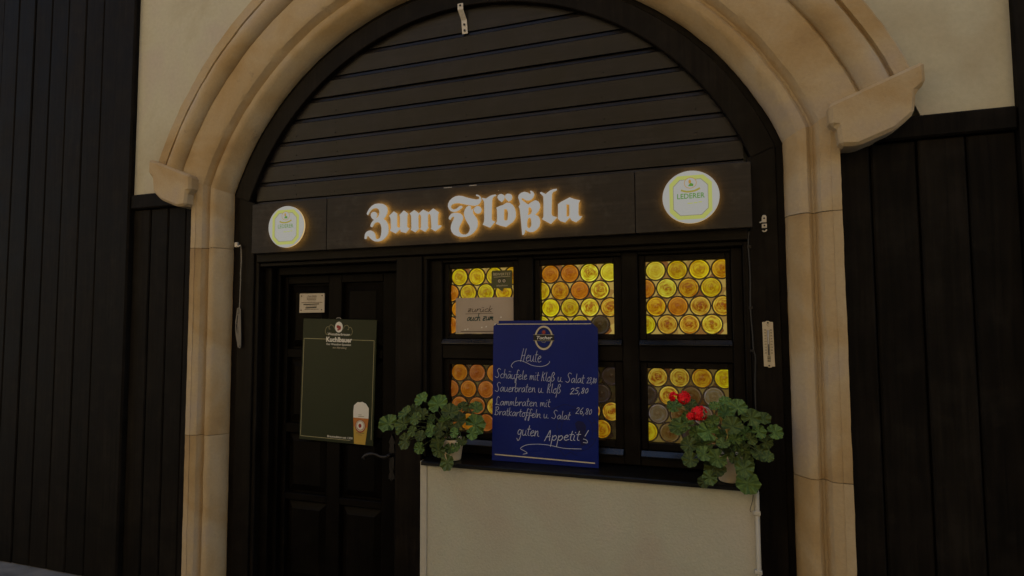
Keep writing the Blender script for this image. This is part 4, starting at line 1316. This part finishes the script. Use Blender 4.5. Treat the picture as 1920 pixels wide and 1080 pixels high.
# ------------------------------------------------------------------ notice and sticker on the first window
nt_ = thing('paper_notice', 'pale paper notice with green handwriting stuck inside the window frame', 'notice', (-.1, .092, 1.545))
box('sheet', -.270, .0615, .0905, .0915, 1.5425, 1.733, 'paper', nt_, 0)
mk('lettering', *hand('auch zum', -.206, 1.611, -.055, 1.612, .019, .0042, .0898, .28, seed=21), 'teal_ink', nt_)
mk('faded_lettering', *join(hand('zurück', -.203, 1.657, -.063, 1.657, .016, .0034, .0898, .35, seed=22), ribbon_geo([(-.213, 1.647), (-.056, 1.649)], .0022, .0898)), 'grey_ink', nt_)
mk('printed_rule', *ribbon_geo([(-.240, 1.553), (.055, 1.5555)], .0035, .0898), 'grey_ink', nt_)
mk('paper_flecks', *join(*[flat(ellipse(x, z, .005, .0035, 8, a), .0898) for x, z, a in ((-.12, 1.575, .3), (-.095, 1.579, .9), (-.045, 1.592, .6), (-.215, 1.563, .2), (-.012, 1.628, .5), (-.20, 1.566, 1))]), 'white', nt_)
stk = thing('review_sticker', 'olive green speech bubble sticker with owl logo in the top window corner', 'sticker', (-.005, .092, 1.762))
bub = [(-.066, 1.787), (-.060, 1.780), (-.028, 1.780), (-.004, 1.762), (.004, 1.780), (.044, 1.778), (.050, 1.784), (.0515, 1.866), (.047, 1.873), (-.058, 1.874), (-.064, 1.868)]
prism('sticker_sheet', bub, .0905, .0915, 'sticker', stk)
yk = .0898
mk('lettering', *join(text_geo('BEWERTET', -.006, 1.847, yk, .0135, .096, .008), ribbon_geo([(-.052, 1.839), (.040, 1.841)], .0022, yk)), 'cream', stk)
mk('lettering', *text_geo('tripadvisor', -.005, 1.790, yk, .009, .064, .005), 'cream', stk)
mk('owl_logo', *join(flat(ellipse(-.020, 1.818, .0115, .0115, 20), yk), flat(ellipse(.006, 1.818, .0115, .0115, 20), yk), flat([(-.034, 1.826), (-.007, 1.832), (.020, 1.826), (.012, 1.830), (-.007, 1.836), (-.026, 1.830)], yk + .0002)), 'black_print', stk)
mk('owl_eyes', *join(*[ring_flat(ellipse(x, 1.818, .0085, .0085, 20), ellipse(x, 1.818, .0045, .0045, 20), yk - .0006) for x in (-.020, .006)], *[flat(ellipse(x, 1.818, .0022, .0022, 10), yk - .0006) for x in (-.020, .006)]), 'cream', stk)

# ------------------------------------------------------------------ thermometer
th = thing('wall_thermometer', 'narrow cream wall thermometer screwed to the dark post beside the window', 'thermometer', (1.258, -.006, 1.40))
tp = [(1.238, 1.403), (1.252, 1.403), (1.256, 1.3985), (1.267, 1.3985), (1.271, 1.403), (1.282, 1.403), (1.2805, 1.500), (1.279, 1.596), (1.266, 1.597), (1.262, 1.601), (1.253, 1.601), (1.249, 1.597), (1.236, 1.596), (1.237, 1.500)]
prism('scale_board', tp, -.007, -.001, 'thermo', th, .0008)
yt = -.0078
mk('glass_tube', *tube_geo([(1.2585, -.009, 1.452), (1.258, -.009, 1.562)], .0022, 8), 'zinc', th, smooth=True)
mk('liquid_column', *tube_geo([(1.2585, -.0105, 1.452), (1.2585, -.0105, 1.500)], .0016, 6), 'black_print', th)
marks = [text_geo('°C', 1.258, 1.577, yt, .008, .011)]
for k in range(9):
    z = 1.562 - k * .0125
    for x in (1.2465, 1.2705):
        marks.append(text_geo(str(abs(50 - k * 10)), x, z - .003, yt, .0055, .0075, .006))
for q in range(45):
    z = 1.562 - q * .0025
    marks.append(ribbon_geo([(1.2525, z), (1.2555, z)], .0006, yt))
    marks.append(ribbon_geo([(1.2615, z), (1.2645, z)], .0006, yt))
for z in (1.447, 1.442, 1.4385, 1.435, 1.429, 1.425):
    marks.append(ribbon_geo([(1.2535, z), (1.2645, z)], .0022, yt))
mk('scale_marks', *join(*marks), 'black_print', th)
for z in (1.593, 1.4065):
    mk('screw', *tube_geo([(1.2585, -.0072, z), (1.2585, -.0095, z)], .0036, 10), 'iron', th)

# ------------------------------------------------------------------ bits of metal, rope and cable
br = thing('metal_bracket', 'bent pale metal strap screwed to the top of the wooden arch', 'bracket', (-.195, 0, 3.14))
def strap(path, hw_, th_):
    vs, fs = [], []
    for (x, y, z) in path:
        vs += [Vector((x - hw_, y, z)), Vector((x + hw_, y, z)), Vector((x + hw_, y + th_, z)), Vector((x - hw_, y + th_, z))]
    for i in range(len(path) - 1):
        for k in range(4):
            fs.append([i * 4 + k, i * 4 + (k + 1) % 4, (i + 1) * 4 + (k + 1) % 4, (i + 1) * 4 + k])
    n = (len(path) - 1) * 4
    fs += [[0, 1, 2, 3][::-1], [n, n + 1, n + 2, n + 3]]
    return vs, [f[::-1] for f in fs]
mk('strap', *strap([(-.202, -.006, 3.305), (-.201, -.006, 3.272), (-.192, .022, 3.225), (-.187, .024, 3.150)], .0155, .003), 'zinc', br)
for p in ((-.2015, -.006, 3.293), (-.190, .021, 3.200), (-.188, .0215, 3.167)):
    mk('screw', *tube_geo([p, (p[0], p[1] - .004, p[2])], .0058, 8), 'iron', br)
hk = thing('small_latch', 'small pale metal latch fixed on the post right of the fascia', 'latch', (1.257, 0, 2.0))
prism('latch_plate', [(1.247, 2.035), (1.266, 2.035), (1.267, 2.06), (1.262, 2.068), (1.252, 2.068), (1.247, 2.058)], -.008, -.001, 'zinc', hk, .001)
prism('latch_plate', [(1.246, 2.010), (1.267, 2.010), (1.267, 2.029), (1.246, 2.029)], -.010, -.001, 'zinc', hk, .0015)
mk('latch_tongue', *tube_geo([(1.252, -.01, 2.040), (1.238, -.014, 2.034)], .003, 6), 'zinc', hk)
mk('latch_ring', *tube_geo([(1.248, -.006, 2.000), (1.254, -.006, 1.994), (1.262, -.006, 1.996), (1.266, -.006, 2.003)], .003, 6), 'zinc', hk)
for p in ((1.257, -.008, 2.053), (1.257, -.010, 2.02)):
    mk('screw', *tube_geo([p, (p[0], p[1] - .003, p[2])], .0042, 8), 'iron', hk)

rp = thing('hanging_rope', 'knotted pale cord hanging from a bracket on the post left of the door', 'rope', (-1.63, -.01, 1.46))
mk('bracket', *join(box_geo(-1.672, -1.650, -.02, -.001, 2.060, 2.090, .003), tube_geo([(-1.652, -.014, 2.070), (-1.640, -.02, 2.062), (-1.630, -.02, 2.066), (-1.625, -.018, 2.07)], .005, 6)), 'zinc', rp)
def twist(pts, r, turns, lay):
    """laid cord: strands winding round the path"""
    path = smooth_line(pts, 8)
    g = []
    for s in range(lay):
        q = []
        for i, p in enumerate(path):
            a = 2 * math.pi * (s / lay + turns * i / len(path))
            q.append(p + Vector((math.cos(a) * r * .55, math.sin(a) * r * .55, 0)))
        g.append(tube_geo(q, r * .62, 5))
    return join(*g)
mk('cord', *join(twist([(-1.627, -.014, 2.066), (-1.624, -.012, 1.98), (-1.625, -.012, 1.90), (-1.626, -.012, 1.80), (-1.628, -.012, 1.70)], .0024, 60, 3),
                 twist([(-1.625, -.012, 2.05), (-1.621, -.012, 1.97), (-1.626, -.014, 1.90), (-1.624, -.010, 1.86)], .0021, 36, 3)), 'rope', rp)
loops = []
for k, (dx, zt, zb) in enumerate(((.000, 1.70, 1.47), (.006, 1.69, 1.458), (-.007, 1.695, 1.50), (-.003, 1.685, 1.462))):
    loops.append(twist([(-1.630 + dx, -.014 - .002 * k, zt), (-1.636 + dx - .004 * k, -.014, (zt + zb) / 2), (-1.631 + dx, -.014, zb + .02), (-1.625 + dx, -.014, zb), (-1.618 + dx, -.014, zb + .02), (-1.621 + dx, -.014, (zt + zb) / 2), (-1.627 + dx, -.013, zt)], .0022, 46, 3))
loops.append(twist([(-1.634, -.015, 1.66), (-1.648, -.015, 1.635), (-1.652, -.015, 1.605), (-1.638, -.015, 1.60)], .0021, 16, 3))
loops.append(twist([(-1.638, -.018, 1.672), (-1.628, -.022, 1.668), (-1.619, -.018, 1.674), (-1.628, -.008, 1.68), (-1.638, -.018, 1.672)], .0026, 14, 3))
mk('rope_coil', *join(*loops), 'rope', rp)
cb = thing('thin_cable', 'thin dark cable running down the post edge right of the windows', 'cable', (1.188, -.006, 1.2))
mk('wire', *tube_geo(smooth_line([(1.192, -.005, 2.0), (1.189, -.007, 1.93), (1.193, -.006, 1.80), (1.190, -.007, 1.66), (1.195, -.006, 1.55), (1.198, -.006, 1.47), (1.204, -.006, 1.44), (1.199, -.006, 1.30), (1.200, -.006, 1.15)]), .0032, 6), 'cable', cb, smooth=True)
for z in (1.93, 1.66, 1.47):
    box('cable_clip', 1.184, 1.2, -.011, -.001, z - .006, z + .006, 'iron', cb, .001)

# ------------------------------------------------------------------ potted geraniums
def leaf_mesh(seed):
    rnd = random.Random(seed)
    n, rings = 36, (.3, .62, .86, 1.0)
    vs, fs = [Vector((0, -.18, 0))], []
    lob = rnd.choice((7, 8, 9))
    ph = rnd.uniform(0, 6)
    cup, wav = rnd.uniform(.1, .3), rnd.uniform(.05, .11)
    for s in rings:
        for k in range(n):
            a = -math.pi / 2 + .22 + (2 * math.pi - .44) * k / (n - 1)
            rr = s * (1 + (.055 * math.cos(lob * a + ph) + .03 * math.cos(lob * 2 * a)) * s)
            x, y = rr * math.cos(a), rr * math.sin(a) * .93 + (-.18 * (1 - s))
            z = cup * s * s + wav * s * math.sin(3 * a + ph) + .05 * s * math.cos(7 * a)
            vs.append(Vector((x, y, z)))
    for k in range(n - 1):
        fs.append([0, 1 + k, 2 + k])
        for q in range(len(rings) - 1):
            fs.append([1 + q * n + k, 1 + (q + 1) * n + k, 2 + (q + 1) * n + k, 2 + q * n + k])
    return mesh('leaf', vs, fs, 'leaf', True)
LEAF = [leaf_mesh(s) for s in range(6)]

def geranium(px, py, pz, leaves, plant_label, pot_label, prad, ph, heads, seed):
    rnd = random.Random(seed)
    pot = thing('flower_pot', pot_label, 'flower pot', (px, py, pz), 'ivory flower pots on the sill')
    pr = [(0, .0), (prad * .68, .0), (prad * .72, .004), (prad * .93, ph - .022), (prad * 1.0, ph - .021), (prad * 1.03, ph - .018), (prad * 1.03, ph - .002), (prad * .99, ph), (prad * .93, ph - .001), (prad * .9, ph - .02), (prad * .5, ph - .02)]
    mk('pot_body', *lathe_geo(pr, (px, py, pz), 36), 'pot', pot, smooth=True)
    mk('soil', *lathe_geo([(0, ph - .012), (prad * .5, ph - .01), (prad * .91, ph - .014)], (px, py, pz), 20), 'soil', pot)
    pl = thing('geranium', plant_label, 'plant', (px, py, pz + ph - .012), 'potted geraniums on the sill')
    base = Vector((px, py, pz + ph - .012))
    stems = []
    camp = Vector((1.0, -2.75, 1.6))
    for i, (x, y, z, r) in enumerate(leaves):
        p = Vector((x, y, z))
        nrm = (Vector((.1, -.85, .6)) + Vector((rnd.uniform(-.4, .4), rnd.uniform(-.2, .2), rnd.uniform(-.45, .3))) + (p - base).normalized() * .3).normalized()
        upv = (base + Vector((0, 0, .02)) - p)
        yv = -(upv - nrm * upv.dot(nrm))
        if yv.length < 1e-3:
            yv = Vector((0, 0, 1))
        yv = yv.normalized()
        xv = yv.cross(nrm)
        mt = Matrix((xv, yv, nrm)).transposed().to_4x4()
        o = link('leaf', LEAF[rnd.randrange(6)], pl)
        s = r * rnd.uniform(1.16, 1.34)
        o.matrix_local = Matrix.Translation(p - ORG[pl]) @ mt @ Matrix.Scale(s, 4)
        st = base + Vector((rnd.uniform(-.025, .025), rnd.uniform(-.02, .02), 0))
        e = p - yv * s * .18 - nrm * .002
        mid = st.lerp(e, .55) + Vector((0, 0, .03 + .02 * rnd.random()))
        stems.append(tube_geo(smooth_line([st, mid, e], 5), .0016, 5, False))
    for k in range(3):
        st = base + Vector((rnd.uniform(-.02, .02), rnd.uniform(-.02, .02), -.01))
        stems.append(tube_geo([st, st + Vector((rnd.uniform(-.05, .05), rnd.uniform(-.03, .03), .09))], [.005, .0035], 6))
    for x, y, z, r in heads:
        stems.append(tube_geo(smooth_line([base, base.lerp(Vector((x, y, z)), .5) + Vector((.01, 0, .04)), Vector((x, y, z - r * .5))], 5), .002, 5, False))
    mk('stems', *join(*stems), 'stem', pl, smooth=True)
    for x, y, z, r in heads:
        g = []
        nf = max(8, int(26 * (r / .03) ** 1.3))
        for i in range(nf):
            a, b_ = rnd.uniform(0, 6.28), math.acos(rnd.uniform(-.25, 1))
            d = Vector((math.sin(b_) * math.cos(a), -math.cos(b_) * .8 - .1, math.sin(b_) * math.sin(a)))
            c = Vector((x, y, z)) + d * r * rnd.uniform(.7, .95)
            d.normalize()
            t1 = d.orthogonal().normalized()
            t1.rotate(Matrix.Rotation(rnd.uniform(0, 6.28), 3, d))
            t2 = d.cross(t1)
            pr_ = .0105 + .002 * rnd.random()
            for q in range(5):
                aa = q * 2 * math.pi / 5
                u, w = t1 * math.cos(aa) + t2 * math.sin(aa), -t1 * math.sin(aa) + t2 * math.cos(aa)
                vs = [c, c + u * pr_ * .55 + w * pr_ * .42 + d * .002, c + u * pr_ * 1.05 + w * pr_ * .3 + d * .0035, c + u * pr_ * 1.05 - w * pr_ * .3 + d * .0025, c + u * pr_ * .55 - w * pr_ * .42 + d * .002]
                g.append((vs, [[0, 4, 3, 2, 1]]))
        mk('flower_head', *join(*g), 'petal', pl)

geranium(-.228, -.036, .911, LEAVES_L, 'bushy green geranium without flowers at the door end of the sill', 'ivory pot under the flowerless geranium at the door end of the sill', .056, .105, [], 3)
geranium(1.085, -.036, .910, LEAVES_R, 'bushy geranium with two red flower heads at the far end from the door', 'ivory pot under the red flowering geranium at the sill end by the post', .064, .115, [(.861, -.09, 1.269, .018), (.902, -.09, 1.267, .028), (.965, -.09, 1.202, .035), (.931, -.095, 1.191, .016)], 8)
mk_st = thing('dry_stalk', 'thin dry brown stalk dangling below the flowering geranium over the pale wall', 'stalk', (1.16, -.11, .80))
mk('stalk', *tube_geo(smooth_line([(1.172, -.105, .875), (1.168, -.108, .85), (1.158, -.11, .815), (1.163, -.11, .806)]), .0014, 5), 'cable', mk_st)
